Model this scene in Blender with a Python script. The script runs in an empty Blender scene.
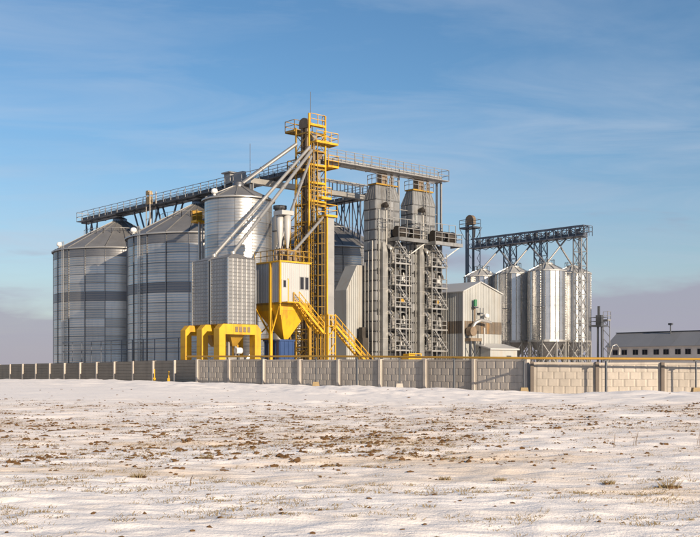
import bpy, math, random
import numpy as np
from mathutils import Vector, Matrix
rnd = random.Random(7)
R_ = math.radians
scene = bpy.context.scene
COL = scene.collection

# ------------------------------------------------------------------ camera
F = 1040.0                      # focal length in pixels of the 700 px wide photograph
HOR = 369.0                     # horizon row
EYE = 1.5
cam_d = bpy.data.cameras.new('camera'); cam = bpy.data.objects.new('camera', cam_d); COL.objects.link(cam)
cam.location = (0, 0, EYE); cam.rotation_euler = (R_(90), 0, 0)
cam_d.sensor_fit = 'HORIZONTAL'; cam_d.sensor_width = 36.0; cam_d.lens = 36.0 * F / 700.0
cam_d.shift_y = (HOR - 268.5) / 700.0
cam_d.clip_start = 0.1; cam_d.clip_end = 9000
scene.camera = cam
scene.render.resolution_x = 1024; scene.render.resolution_y = 786

# ------------------------------------------------------------------ world, sun, exposure
SUN_AZ = R_(37.5)               # to the right of straight behind the camera
SUN_EL = R_(17.0)
sun_dir = Vector((math.sin(SUN_AZ) * math.cos(SUN_EL), -math.cos(SUN_AZ) * math.cos(SUN_EL), math.sin(SUN_EL)))
w = bpy.data.worlds.new('World'); scene.world = w; w.use_nodes = True
nt = w.node_tree; nt.nodes.clear()
def N(tree, typ, **kw):
    n = tree.nodes.new(typ)
    for k, v in kw.items(): setattr(n, k, v)
    return n
out = N(nt, 'ShaderNodeOutputWorld'); bg = N(nt, 'ShaderNodeBackground'); bg.inputs[1].default_value = 0.080
sky = N(nt, 'ShaderNodeTexSky', sky_type='NISHITA'); sky.sun_disc = False
sky.sun_elevation = SUN_EL; sky.sun_rotation = math.atan2(sun_dir.x, sun_dir.y)
sky.altitude = 150; sky.air_density = 1.0; sky.dust_density = 0.3; sky.ozone_density = 2.6
tc = N(nt, 'ShaderNodeTexCoord'); sep = N(nt, 'ShaderNodeSeparateXYZ'); nt.links.new(tc.outputs['Generated'], sep.inputs[0])
def M(op, a, b=None, tree=nt, clamp=False):
    n = N(tree, 'ShaderNodeMath', operation=op); n.use_clamp = clamp
    for i, v in enumerate((a, b)):
        if v is None: continue
        if isinstance(v, (int, float)): n.inputs[i].default_value = v
        else: tree.links.new(v, n.inputs[i])
    return n.outputs[0]
def ramp(tree, src, stops):
    r = N(tree, 'ShaderNodeValToRGB'); tree.links.new(src, r.inputs[0])
    e = r.color_ramp.elements
    while len(e) < len(stops): e.new(0.5)
    for k, (p, c) in enumerate(stops):
        e[k].position = p; e[k].color = (c, c, c, 1) if isinstance(c, (int, float)) else (*c, 1)
    return r.outputs[0]
# cirrus: noise on the sky plane, streaked
zc = M('MAXIMUM', sep.outputs[2], 0.02)
px_ = M('DIVIDE', sep.outputs[0], M('ADD', zc, 0.12)); py_ = M('DIVIDE', sep.outputs[1], M('ADD', zc, 0.12))
comb = N(nt, 'ShaderNodeCombineXYZ'); nt.links.new(M('MULTIPLY', px_, 0.55), comb.inputs[0]); nt.links.new(M('MULTIPLY', py_, 1.25), comb.inputs[1])
def noise(tree, vec, scale, detail=6, rough=0.55, dist=0.0):
    n = N(tree, 'ShaderNodeTexNoise'); n.inputs['Scale'].default_value = scale; n.inputs['Detail'].default_value = detail
    n.inputs['Roughness'].default_value = rough; n.inputs['Distortion'].default_value = dist
    if vec is not None: tree.links.new(vec, n.inputs['Vector'])
    return n.outputs[0]
cir = ramp(nt, noise(nt, comb.outputs[0], 1.9, 10, 0.60, 1.1), [(0.40, 0.0), (0.74, 1.0)])
cir2 = ramp(nt, noise(nt, comb.outputs[0], 0.8, 3, 0.5, 0.3), [(0.36, 0.08), (0.66, 1.0)])
cirm = M('MULTIPLY', M('MULTIPLY', cir, cir2), 0.72)
def mixc(tree, fac, a, b):
    m = N(tree, 'ShaderNodeMix', data_type='RGBA')
    if isinstance(fac, (int, float)): m.inputs[0].default_value = fac
    else: tree.links.new(fac, m.inputs[0])
    for i, v in ((6, a), (7, b)):
        if isinstance(v, tuple): m.inputs[i].default_value = (*v, 1)
        else: tree.links.new(v, m.inputs[i])
    return m.outputs[2]
hs = N(nt, 'ShaderNodeHueSaturation'); hs.inputs['Saturation'].default_value = 1.16; hs.inputs['Value'].default_value = 0.95; nt.links.new(sky.outputs[0], hs.inputs['Color'])
skyc = mixc(nt, cirm, hs.outputs[0], (4.3, 4.9, 5.8))
# low lavender haze bank round the horizon
bn = N(nt, 'ShaderNodeCombineXYZ')
ang = M('ARCTAN2', sep.outputs[0], sep.outputs[1])
nt.links.new(M('MULTIPLY', ang, 2.6), bn.inputs[0]); nt.links.new(M('MULTIPLY', sep.outputs[2], 14.0), bn.inputs[1])
bnz = noise(nt, bn.outputs[0], 1.6, 5, 0.55, 0.2)
elev = M('ADD', sep.outputs[2], M('MULTIPLY', M('SUBTRACT', bnz, 0.5), 0.11))
haze_ = M('MULTIPLY', ramp(nt, elev, [(0.02, 1.0), (0.10, 0.5), (0.22, 0.0)]), 0.62)
skyc = mixc(nt, haze_, skyc, (3.0, 3.05, 3.75))
bn2 = N(nt, 'ShaderNodeCombineXYZ'); nt.links.new(M('ADD', M('MULTIPLY', ang, -1.7), 3.3), bn2.inputs[0]); nt.links.new(M('MULTIPLY', sep.outputs[2], 7.0), bn2.inputs[1])
bz2 = noise(nt, bn2.outputs[0], 1.4, 6, 0.55, 0.2)
bank = M('MULTIPLY', ramp(nt, M('ADD', sep.outputs[2], M('MULTIPLY', M('SUBTRACT', bz2, 0.53), 0.34)), [(0.062, 1.0), (0.092, 0.0)]), 0.72)
skyc = mixc(nt, bank, skyc, (2.78, 2.60, 3.36))
nt.links.new(skyc, bg.inputs[0]); nt.links.new(bg.outputs[0], out.inputs[0])
sun_d = bpy.data.lights.new('sun', 'SUN'); sun_d.energy = 5.0; sun_d.angle = R_(0.53); sun_d.color = (1.0, 0.83, 0.63)
sun = bpy.data.objects.new('sun', sun_d); COL.objects.link(sun)
sun.rotation_euler = sun_dir.to_track_quat('Z', 'Y').to_euler(); sun.location = sun_dir * 300
vs = scene.view_settings; vs.view_transform = 'Standard'; vs.look = 'None'; vs.exposure = 0.70; vs.gamma = 1.0; vs.use_curve_mapping = False
scene.render.engine = 'CYCLES'

# ------------------------------------------------------------------ materials
MATS = {}
def mat(name, base, rough=0.6, metal=0.0, var=0.12, scale=0.8, orand=0.0, streak=None, bump=0.0, bscale=8.0, spec=0.5):
    m = bpy.data.materials.new(name); m.use_nodes = True; t = m.node_tree
    p = t.nodes['Principled BSDF']; p.inputs['Roughness'].default_value = rough; p.inputs['Metallic'].default_value = metal
    p.inputs['Specular IOR Level'].default_value = spec
    tcn = N(t, 'ShaderNodeTexCoord'); v = tcn.outputs['Object']
    geo = N(t, 'ShaderNodeNewGeometry'); pos = geo.outputs['Position']
    nz = noise(t, pos, scale, 5, 0.6)
    f = M('ADD', M('MULTIPLY', M('SUBTRACT', nz, 0.5), 2 * var * 1.6), 1.0, t)if False else None
    a = M('MULTIPLY', M('SUBTRACT', nz, 0.5, t), 3.2 * var, t)
    if orand:
        oi = N(t, 'ShaderNodeObjectInfo')
        a = M('ADD', a, M('MULTIPLY', M('SUBTRACT', oi.outputs['Random'], 0.5, t), 2 * orand, t), t)
    k = M('ADD', a, 1.0, t)
    vm = N(t, 'ShaderNodeVectorMath', operation='SCALE'); vm.inputs[0].default_value = base; t.links.new(k, vm.inputs['Scale'])
    col = vm.outputs[0]
    if streak:                                   # rain streaks and rust: stretched in z, own colour and strength
        mp = N(t, 'ShaderNodeMapping'); t.links.new(pos, mp.inputs[0]); mp.inputs['Scale'].default_value = (1.6, 1.6, 0.16)
        s = ramp(t, noise(t, mp.outputs[0], streak[2], 6, 0.65), [(0.5, 0.0), (0.72, 1.0)])
        col = mixc(t, M('MULTIPLY', s, streak[1], t), col, streak[0])
    t.links.new(col, p.inputs['Base Color'])
    rr = M('ADD', M('MULTIPLY', M('SUBTRACT', nz, 0.5, t), 0.25, t), rough, t, True); t.links.new(rr, p.inputs['Roughness'])
    if bump:
        b = N(t, 'ShaderNodeBump'); b.inputs['Strength'].default_value = bump; b.inputs['Distance'].default_value = 0.02
        t.links.new(noise(t, pos, bscale, 4), b.inputs['Height']); t.links.new(b.outputs[0], p.inputs['Normal'])
    if name in ('galv', 'galv_dark'):
        sz = N(t, 'ShaderNodeSeparateXYZ'); t.links.new(pos, sz.inputs[0])
        wv = M('SINE', M('MULTIPLY', sz.outputs[2], 2 * math.pi / 0.31, t), None, t)
        hgt_ = M('ADD', M('MULTIPLY', wv, 0.5, t), M('MULTIPLY', noise(t, pos, 1.1, 3), 1.6, t), t)
        b = N(t, 'ShaderNodeBump'); b.inputs['Strength'].default_value = 0.5; b.inputs['Distance'].default_value = 0.02
        t.links.new(hgt_, b.inputs['Height']); t.links.new(b.outputs[0], p.inputs['Normal'])
    MATS[name] = m
    return m
mat('galv', (0.45, 0.44, 0.42), 0.34, 0.88, 0.12, 0.35, 0.20, ((0.30, 0.30, 0.31), 0.45, 0.9))
mat('galv_dark', (0.20, 0.20, 0.205), 0.42, 0.8, 0.10, 0.35, 0.08)
mat('galv_light', (0.38, 0.37, 0.35), 0.40, 0.6, 0.10, 0.5, 0.06, ((0.42, 0.40, 0.37), 0.5, 0.9))
mat('galv_bright', (0.60, 0.60, 0.60), 0.27, 0.92, 0.10, 0.5, 0.05, ((0.40, 0.40, 0.40), 0.5, 0.8))
mat('bin_metal', (0.25, 0.25, 0.25), 0.42, 0.6, 0.16, 0.5, 0.05, ((0.2, 0.19, 0.18), 0.5, 0.9))
mat('seam', (0.10, 0.105, 0.115), 0.6, 0.4, 0.1)
mat('roof_metal', (0.20, 0.195, 0.19), 0.5, 0.45, 0.14, 0.6, 0.12, ((0.16, 0.14, 0.12), 0.5, 1.0))
mat('steel_dark', (0.065, 0.072, 0.085), 0.5, 0.3, 0.15, 1.0)
mat('steel_blue', (0.10, 0.115, 0.145), 0.45, 0.3, 0.15, 1.0)
mat('steel_grey', (0.24, 0.24, 0.24), 0.5, 0.4, 0.15, 1.0)
mat('steel_rust', (0.17, 0.125, 0.085), 0.65, 0.2, 0.3, 2.0)
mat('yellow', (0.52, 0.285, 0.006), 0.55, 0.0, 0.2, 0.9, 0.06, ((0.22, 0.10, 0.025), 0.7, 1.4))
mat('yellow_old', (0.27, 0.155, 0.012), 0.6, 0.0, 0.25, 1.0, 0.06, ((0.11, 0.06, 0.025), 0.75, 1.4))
mat('pipe_yellow', (0.33, 0.185, 0.02), 0.5, 0.0, 0.14, 0.9, 0, ((0.35, 0.17, 0.04), 0.4, 1.0))
mat('white_paint', (0.66, 0.65, 0.63), 0.5, 0.0, 0.06)
mat('cladding', (0.37, 0.37, 0.365), 0.45, 0.1, 0.06, 0.5, 0.05, ((0.42, 0.38, 0.32), 0.4, 0.7))
mat('cladding_tan', (0.33, 0.335, 0.325), 0.5, 0.15, 0.10, 0.5, 0.06, ((0.30, 0.24, 0.17), 0.55, 0.8))
mat('dryer_metal', (0.27, 0.27, 0.265), 0.42, 0.55, 0.25, 0.8, 0.22, ((0.12, 0.105, 0.09), 0.75, 0.9))
mat('dark_hole', (0.012, 0.012, 0.013), 0.6, 0.0, 0.1)
mat('fan_dark', (0.045, 0.038, 0.032), 0.55, 0.3, 0.3, 1.5)
mat('band_brown', (0.12, 0.10, 0.08), 0.6, 0.1, 0.3, 1.2, 0.1, ((0.36, 0.19, 0.05), 0.8, 1.0))
mat('concrete', (0.36, 0.325, 0.286), 0.9, 0.0, 0.2, 0.9, 0.15, ((0.21, 0.19, 0.17), 0.6, 0.9), 0.4, 14, 0.2)
mat('concrete_post', (0.40, 0.36, 0.32), 0.9, 0.0, 0.14, 1.5, 0.08, None, 0.4, 14, 0.2)
mat('concrete_old', (0.25, 0.215, 0.17), 0.9, 0.0, 0.16, 0.8, 0.10, ((0.17, 0.145, 0.12), 0.5, 0.9), 0.4, 14, 0.2)
mat('post_dark', (0.12, 0.10, 0.085), 0.9, 0.0, 0.2, 1.5)
mat('brick_white', (0.50, 0.46, 0.43), 0.85, 0.0, 0.12, 0.8)
mat('blue_paint', (0.018, 0.045, 0.13), 0.4, 0.0, 0.15)
mat('green_paint', (0.02, 0.14, 0.06), 0.5, 0.0, 0.15)
mat('roof_shed', (0.24, 0.238, 0.24), 0.4, 0.3, 0.08, 0.4, 0.06)
mat('soil', (0.095, 0.053, 0.024), 0.95, 0.0, 0.45, 9.0, 0, None, 0, 8, 0.1)
mat('straw', (0.18, 0.14, 0.08), 0.9, 0.0, 0.4, 3.0, 0, None, 0, 8, 0.1)
mat('stalk', (0.16, 0.11, 0.065), 0.9, 0.0, 0.3, 3.0, 0, None, 0, 8, 0.1)
mat('glass_dark', (0.02, 0.02, 0.025), 0.12, 0.0, 0.1)
mat('block_yellow', (0.26, 0.19, 0.10), 0.8, 0.0, 0.2, 3.0)

# ------------------------------------------------------------------ mesh helpers
class MB:
    def __init__(self): self.v = []; self.f = []; self.s = []
    def add(self, vs, fs, smooth=False):
        o = len(self.v); self.v += [tuple(p) for p in vs]
        for q in fs: self.f.append(tuple(i + o for i in q)); self.s.append(smooth)
        return self
    def box(self, x0, x1, y0, y1, z0, z1):
        v = [(x, y, z) for z in (z0, z1) for y in (y0, y1) for x in (x0, x1)]
        return self.add(v, [(0, 2, 3, 1), (4, 5, 7, 6), (0, 1, 5, 4), (2, 6, 7, 3), (0, 4, 6, 2), (1, 3, 7, 5)])
    def bar(self, p, q, wd=0.1, ht=None):
        p = Vector(p); q = Vector(q); ht = ht or wd; d = (q - p).normalized()
        up = Vector((0, 0, 1)) if abs(d.z) < 0.95 else Vector((0, 1, 0))
        s = d.cross(up).normalized() * wd / 2; u = s.cross(d).normalized() * ht / 2
        v = [a + b * s + c * u for a in (p, q) for b, c in ((-1, -1), (1, -1), (1, 1), (-1, 1))]
        return self.add(v, [(3, 2, 1, 0), (4, 5, 6, 7), (0, 1, 5, 4), (1, 2, 6, 5), (2, 3, 7, 6), (3, 0, 4, 7)])
    def tube(self, pts, r, n=8, cap=True):
        pts = [Vector(p) for p in pts]; rings = []
        for i, p in enumerate(pts):
            d = (pts[min(i + 1, len(pts) - 1)] - pts[max(i - 1, 0)]).normalized()
            up = Vector((0, 0, 1)) if abs(d.z) < 0.95 else Vector((0, 1, 0))
            a = d.cross(up).normalized(); b = d.cross(a)
            rr = r[i] if isinstance(r, (list, tuple)) else r
            rings.append([p + (a * math.cos(2 * math.pi * k / n) + b * math.sin(2 * math.pi * k / n)) * rr for k in range(n)])
        v = [p for g in rings for p in g]; L = len(pts)
        self.add(v, [(i * n + k, i * n + (k + 1) % n, (i + 1) * n + (k + 1) % n, (i + 1) * n + k) for i in range(L - 1) for k in range(n)], True)
        if cap:
            self.add(rings[0], [tuple(range(n))]); self.add(rings[-1], [tuple(reversed(range(n)))])
        return self
    def lathe(self, prof, n=24, c=(0, 0), smooth=True, a0=0.0):
        v = [(c[0] + r * math.cos(a0 + 2 * math.pi * k / n), c[1] + r * math.sin(a0 + 2 * math.pi * k / n), z) for r, z in prof for k in range(n)]
        L = len(prof)
        return self.add(v, [(i * n + k, i * n + (k + 1) % n, (i + 1) * n + (k + 1) % n, (i + 1) * n + k) for i in range(L - 1) for k in range(n)], smooth)
    def frustum(self, r0, z0, r1, z1):     # rectangles (x0,x1,y0,y1)
        v = [(r0[0], r0[2], z0), (r0[1], r0[2], z0), (r0[1], r0[3], z0), (r0[0], r0[3], z0),
             (r1[0], r1[2], z1), (r1[1], r1[2], z1), (r1[1], r1[3], z1), (r1[0], r1[3], z1)]
        return self.add(v, [(3, 2, 1, 0), (4, 5, 6, 7), (0, 1, 5, 4), (1, 2, 6, 5), (2, 3, 7, 6), (3, 0, 4, 7)])
    def prism(self, poly, a, b, axis='y'):  # poly in (u, z), extruded along axis
        def P(u, z, t): return (u, t, z) if axis == 'y' else (t, u, z)
        n = len(poly); v = [P(u, z, a) for u, z in poly] + [P(u, z, b) for u, z in poly]
        fs = [tuple(range(n)), tuple(reversed(range(n, 2 * n)))] + [(i, i + n, (i + 1) % n + n, (i + 1) % n) for i in range(n)]
        return self.add(v, fs)
    def mesh(self, name):
        me = bpy.data.meshes.new(name); me.from_pydata(self.v, [], self.f)
        me.polygons.foreach_set('use_smooth', self.s); me.update()
        import bmesh
        bm = bmesh.new(); bm.from_mesh(me); bmesh.ops.recalc_face_normals(bm, faces=bm.faces); bm.to_mesh(me); bm.free()
        return me
def link(name, data, parent=None, loc=None, rz=None):
    o = bpy.data.objects.new(name, data); COL.objects.link(o)
    if parent is not None: o.parent = parent
    if loc is not None: o.location = loc
    if rz is not None: o.rotation_euler = (0, 0, rz)
    return o
def tag(o, label, cat, group=None, kind=None):
    if label: o['label'] = label
    if cat: o['category'] = cat
    if group: o['group'] = group
    if kind: o['kind'] = kind
    return o
def thing(name, label, cat, loc=(0, 0, 0), rz=0.0, group=None):
    o = link(name, None, None, loc, rz); o.empty_display_size = 0.5
    return tag(o, label, cat, group)
def part(name, mb, m, parent, loc=None, rz=None):
    me = mb.mesh(name) if isinstance(mb, MB) else mb
    if not me.materials: me.materials.append(MATS[m])
    return link(name, me, parent, loc, rz)
def at(px, Z, z=0.0): return ((px - 350.0) / F * Z, Z, z)
G = R_(41.5)                                   # the plant's grid: local x runs back to the right, local y back to the left
Bv = Vector((math.cos(G), math.sin(G), 0)); Av = Vector((-math.sin(G), math.cos(G), 0))
def loc2world(o, x, y, z=0): return Vector(o) + Bv * x + Av * y + Vector((0, 0, z))

def railing(mb, pts, h=1.1, step=1.4, r=0.03, mid=(0.55,)):
    for a, b in zip(pts[:-1], pts[1:]):
        a = Vector(a); b = Vector(b); L = (b - a).length; n = max(1, round(L / step))
        for i in range(n + 1):
            p = a.lerp(b, i / n); mb.bar(p, p + Vector((0, 0, h)), 2 * r)
        for z in (*mid, h):
            mb.bar(a + Vector((0, 0, z)), b + Vector((0, 0, z)), 2 * r)
    return mb
def ladder(mb, p, q, out, side, wd=0.45, cage=True, r=0.03, step=0.45):
    p = Vector(p); q = Vector(q); out = Vector(out); side = Vector(side); L = (q - p).length; d = (q - p) / L
    for s in (-1, 1): mb.bar(p + side * s * wd / 2, q + side * s * wd / 2, 2 * r)
    n = int(L / step)
    for i in range(n):
        c = p + d * (i + 0.5) * step; mb.bar(c - side * wd / 2, c + side * wd / 2, r * 1.3)
    if cage:
        k = int((L - 2.2) / 1.1)
        for i in range(k + 1):
            c = p + d * (2.2 + i * 1.1)
            pts = [c + side * 0.35 * math.cos(t) + out * (0.05 + 0.7 * math.sin(t)) for t in (0, 0.6, 1.2, 1.94, 2.54, 3.14)]
            for a, b in zip(pts[:-1], pts[1:]): mb.bar(a, b, 0.035)
        for t in (0.6, 1.57, 2.54):
            o = side * 0.35 * math.cos(t) + out * (0.05 + 0.7 * math.sin(t))
            mb.bar(p + d * 2.2 + o, q + o, 0.035)
    return mb

# ------------------------------------------------------------------ terrain
def hash2(ix, iy, s):
    n = (ix.astype(np.int64) * 374761393 + iy.astype(np.int64) * 668265263 + s * 974711) & 0x7fffffff
    n = ((n ^ (n >> 13)) * 1274126177) & 0x7fffffff
    return ((n ^ (n >> 16)) & 0xffff) / 65535.0
def vnoise(x, y, s=0):
    ix = np.floor(x); iy = np.floor(y); fx = x - ix; fy = y - iy; fx = fx * fx * (3 - 2 * fx); fy = fy * fy * (3 - 2 * fy)
    a = hash2(ix, iy, s); b = hash2(ix + 1, iy, s); c = hash2(ix, iy + 1, s); d = hash2(ix + 1, iy + 1, s)
    return (a + (b - a) * fx) * (1 - fy) + (c + (d - c) * fx) * fy - 0.5
def fbm(x, y, o=4, s=0):
    t = 0; a = 1.0
    for k in range(o): t = t + a * vnoise(x * 2 ** k + 17.3 * k, y * 2 ** k - 9.1 * k, s + k); a *= 0.5
    return t
def sstep(a, b, x):
    t = np.clip((x - a) / (b - a), 0, 1); return t * t * (3 - 2 * t)
def ground(x, y):
    x = np.asarray(x, float); y = np.asarray(y, float)
    foot = np.interp(x, [-60, -36, -12, 10.7, 30], [0.25, 0.27, 0.34, 0.05, 0.02])
    h = foot * sstep(28, 62, y) * (1 - sstep(92, 150, y) * 0.9)
    near = 1 - sstep(90, 200, y)
    h = h + near * 0.10 * fbm(x / 7.0, y / 4.0, 3, 3) * sstep(2, 14, y)
    # wind crust: low ridges stretched across the wind
    h = h + near * (0.048 * fbm(x / 0.75, y / 0.42, 4, 11) + 0.026 * fbm(x / .3, y / .17, 2, 71) * (1 - sstep(14, 30, y))) * (1 - 0.45 * sstep(20, 60, y))
    # furrowed band
    band = sstep(15, 19, y) * (1 - sstep(42, 48, y))
    h = h + 0.055 * band * fbm(x / 0.8, y / 0.6, 3, 21)
    # bank ploughed up in front of the wall with slanting tracks
    wy = np.interp(x, [-40, -12.3, 10.7, 30], [121, 83, 62, 61])
    d = wy - y
    h = h + 0.16 * sstep(22, 6, d) * sstep(-1, 3, d) * (0.7 + 1.2 * fbm(x / 5 + y / 9, y / 6, 3, 31)) - 0.10 * sstep(3, 0, d)* sstep(-1, 0, d)
    h = h + (0.24 * np.abs(fbm((x + 0.8 * y) / 2.4, (y - 0.3 * x) / 7, 4, 41)) + 0.10 * fbm(x / 1.1, y / 1.6, 3, 81)) * sstep(26, 16, d) * sstep(-.5, 3, d)
    return h
def soil_density(x, y):
    x = np.asarray(x, float); y = np.asarray(y, float)
    d = np.clip(.5 + .6 * fbm(x / 2.4, y / 3.2, 4, 51), 0, 1) * sstep(15, 20, y) * (1 - sstep(38, 47, y))
    side = sstep(.08, .2, x / np.maximum(y, 1)) * (1 - sstep(23, 28, y))      # the right of the strip was left unploughed
    return d * (1 - .85 * side)
def axis_x():
    u = np.linspace(-1, 1, 640); return np.sign(u) * 2.2 * np.sinh(np.abs(u) * 8.0)
def axis_y():
    a = np.linspace(-30, 6, 40, endpoint=False); b = 6 * np.exp(np.linspace(0, math.log(130 / 6), 640, endpoint=False)); c = 130 * np.exp(np.linspace(0, math.log(7000 / 130), 40))
    return np.concatenate([a, b, c])
ax = axis_x(); ay = axis_y(); XX, YY = np.meshgrid(ax, ay); ZZ = ground(XX, YY)
nx, ny = len(ax), len(ay)
co = np.stack([XX, YY, ZZ], -1).reshape(-1, 3).astype(np.float32)
ii = (np.arange(ny - 1)[:, None] * nx + np.arange(nx - 1)[None, :]).reshape(-1)
quads = np.stack([ii, ii + 1, ii + nx + 1, ii + nx], -1).astype(np.int32)
me = bpy.data.meshes.new('snow_field'); me.vertices.add(len(co)); me.vertices.foreach_set('co', co.ravel())
me.loops.add(quads.size); me.loops.foreach_set('vertex_index', quads.ravel()); me.polygons.add(len(quads))
me.polygons.foreach_set('loop_start', np.arange(0, quads.size, 4)); me.polygons.foreach_set('use_smooth', np.ones(len(quads), bool)); me.update(calc_edges=True)
m = bpy.data.materials.new('snow'); m.use_nodes = True; t = m.node_tree; p = t.nodes['Principled BSDF']
geo = N(t, 'ShaderNodeNewGeometry'); pos = geo.outputs['Position']; sp = N(t, 'ShaderNodeSeparateXYZ'); t.links.new(pos, sp.inputs[0])
mp = N(t, 'ShaderNodeMapping'); t.links.new(pos, mp.inputs[0]); mp.inputs['Scale'].default_value = (0.35, 1.0, 1.0)
n1 = noise(t, mp.outputs[0], 0.45, 6, 0.62); n2 = noise(t, mp.outputs[0], 2.6, 6, 0.65); n3 = noise(t, pos, 0.09, 3, 0.5)
def band(a, b, c, d):
    def ss(lo, hi):
        mr = N(t, 'ShaderNodeMapRange', interpolation_type='SMOOTHSTEP'); mr.inputs[1].default_value = lo; mr.inputs[2].default_value = hi
        t.links.new(sp.outputs[1], mr.inputs[0]); return mr.outputs[0]
    return M('MULTIPLY', ss(a, b), M('SUBTRACT', 1.0, ss(c, d), t), t)
furrow = band(13, 18, 38, 50)
dust = M('MULTIPLY', ramp(t, n1, [(0.40, 0.0), (0.66, 1.0)]), M('ADD', M('MULTIPLY', furrow, 0.5, t), 0.03, t), t)
sand = M('MULTIPLY', ramp(t, M('ADD', M('MULTIPLY', n1, 0.6, t), M('MULTIPLY', n3, 0.4, t), t), [(0.49, 0.0), (0.60, 1.0)]), M('MULTIPLY', band(9, 13, 22, 30), 0.62, t), t)
fine = M('MULTIPLY', ramp(t, n2, [(0.52, 0.0), (0.74, 1.0)]), M('ADD', M('ADD', M('MULTIPLY', furrow, 0.3, t), 0.05, t), M('MULTIPLY', band(-40, -30, 14, 22), 0.36, t), t), t)  # grass flecks; the near share also paints in shade of the tilted crust
atn = N(t, 'ShaderNodeAttribute'); atn.attribute_name = 'soil'
sl = ramp(t, M('ADD', M('MULTIPLY', atn.outputs['Fac'], 0.55, t), M('MULTIPLY', n2, 0.62, t), t), [(0.50, 0.0), (0.74, 1.0)])
sl = M('MULTIPLY', sl, M('MULTIPLY', M('MINIMUM', M('MULTIPLY', atn.outputs['Fac'], 3.0, t), 1.0, t), 0.30, t), t)
c = mixc(t, dust, (0.86, 0.80, 0.75), (0.74, 0.61, 0.50)); c = mixc(t, sand, c, (0.74, 0.57, 0.39)); c = mixc(t, fine, c, (0.48, 0.37, 0.27)); c = mixc(t, sl, c, (0.48, 0.33, 0.21))
t.links.new(c, p.inputs['Base Color']); p.inputs['Roughness'].default_value = 0.75; p.inputs['Specular IOR Level'].default_value = 0.25
b = N(t, 'ShaderNodeBump'); b.inputs['Strength'].default_value = 0.7; b.inputs['Distance'].default_value = 0.05
hb = M('ADD', M('MULTIPLY', noise(t, mp.outputs[0], 7.0, 5, 0.6), 0.6, t), M('MULTIPLY', noise(t, pos, 28.0, 3, 0.6), 0.25, t), t)
t.links.new(hb, b.inputs['Height']); t.links.new(b.outputs[0], p.inputs['Normal'])
at_ = me.attributes.new('soil', 'FLOAT', 'POINT'); at_.data.foreach_set('value', soil_density(XX, YY).ravel().astype(np.float32))
me.materials.append(m); MATS['snow'] = m
snow = link('snow_field', me); tag(snow, 'snow covered ploughed field reaching to the horizon', 'snow field', None, 'structure')
def gz(x, y): return float(ground(x, y))

# ------------------------------------------------------------------ big storage silos
def sheet_arc(R, a, h, seg, bulge, t=0.05):
    """one curved wall sheet centred on local -y... on angle 0 (local +x), from z 0 to h, edges at radius R"""
    mb = MB(); v = []
    for z in (0, h):
        for k in range(seg + 1):
            u = -1 + 2 * k / seg; an = u * a / 2; r = R * (1 + (1 - u * u) * bulge)
            v.append((r * math.cos(an), r * math.sin(an), z))
    for z in (0, h):
        for k in (0, seg):
            an = (-1 + 2 * k / seg) * a / 2; v.append(((R - t) * math.cos(an), (R - t) * math.sin(an), z))
    n = seg + 1; mb.add(v, [(k, k + 1, n + k + 1, n + k) for k in range(seg)] , True)
    mb.add(v, [(2 * n, 0, n, 2 * n + 2), (seg, 2 * n + 1, 2 * n + 3, n + seg)])
    mb.add(v, [tuple([2 * n] + list(range(seg + 1))[::1] + [2 * n + 1]), tuple([2 * n + 2] + [n + k for k in range(seg + 1)] + [2 * n + 3])])
    return mb
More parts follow.
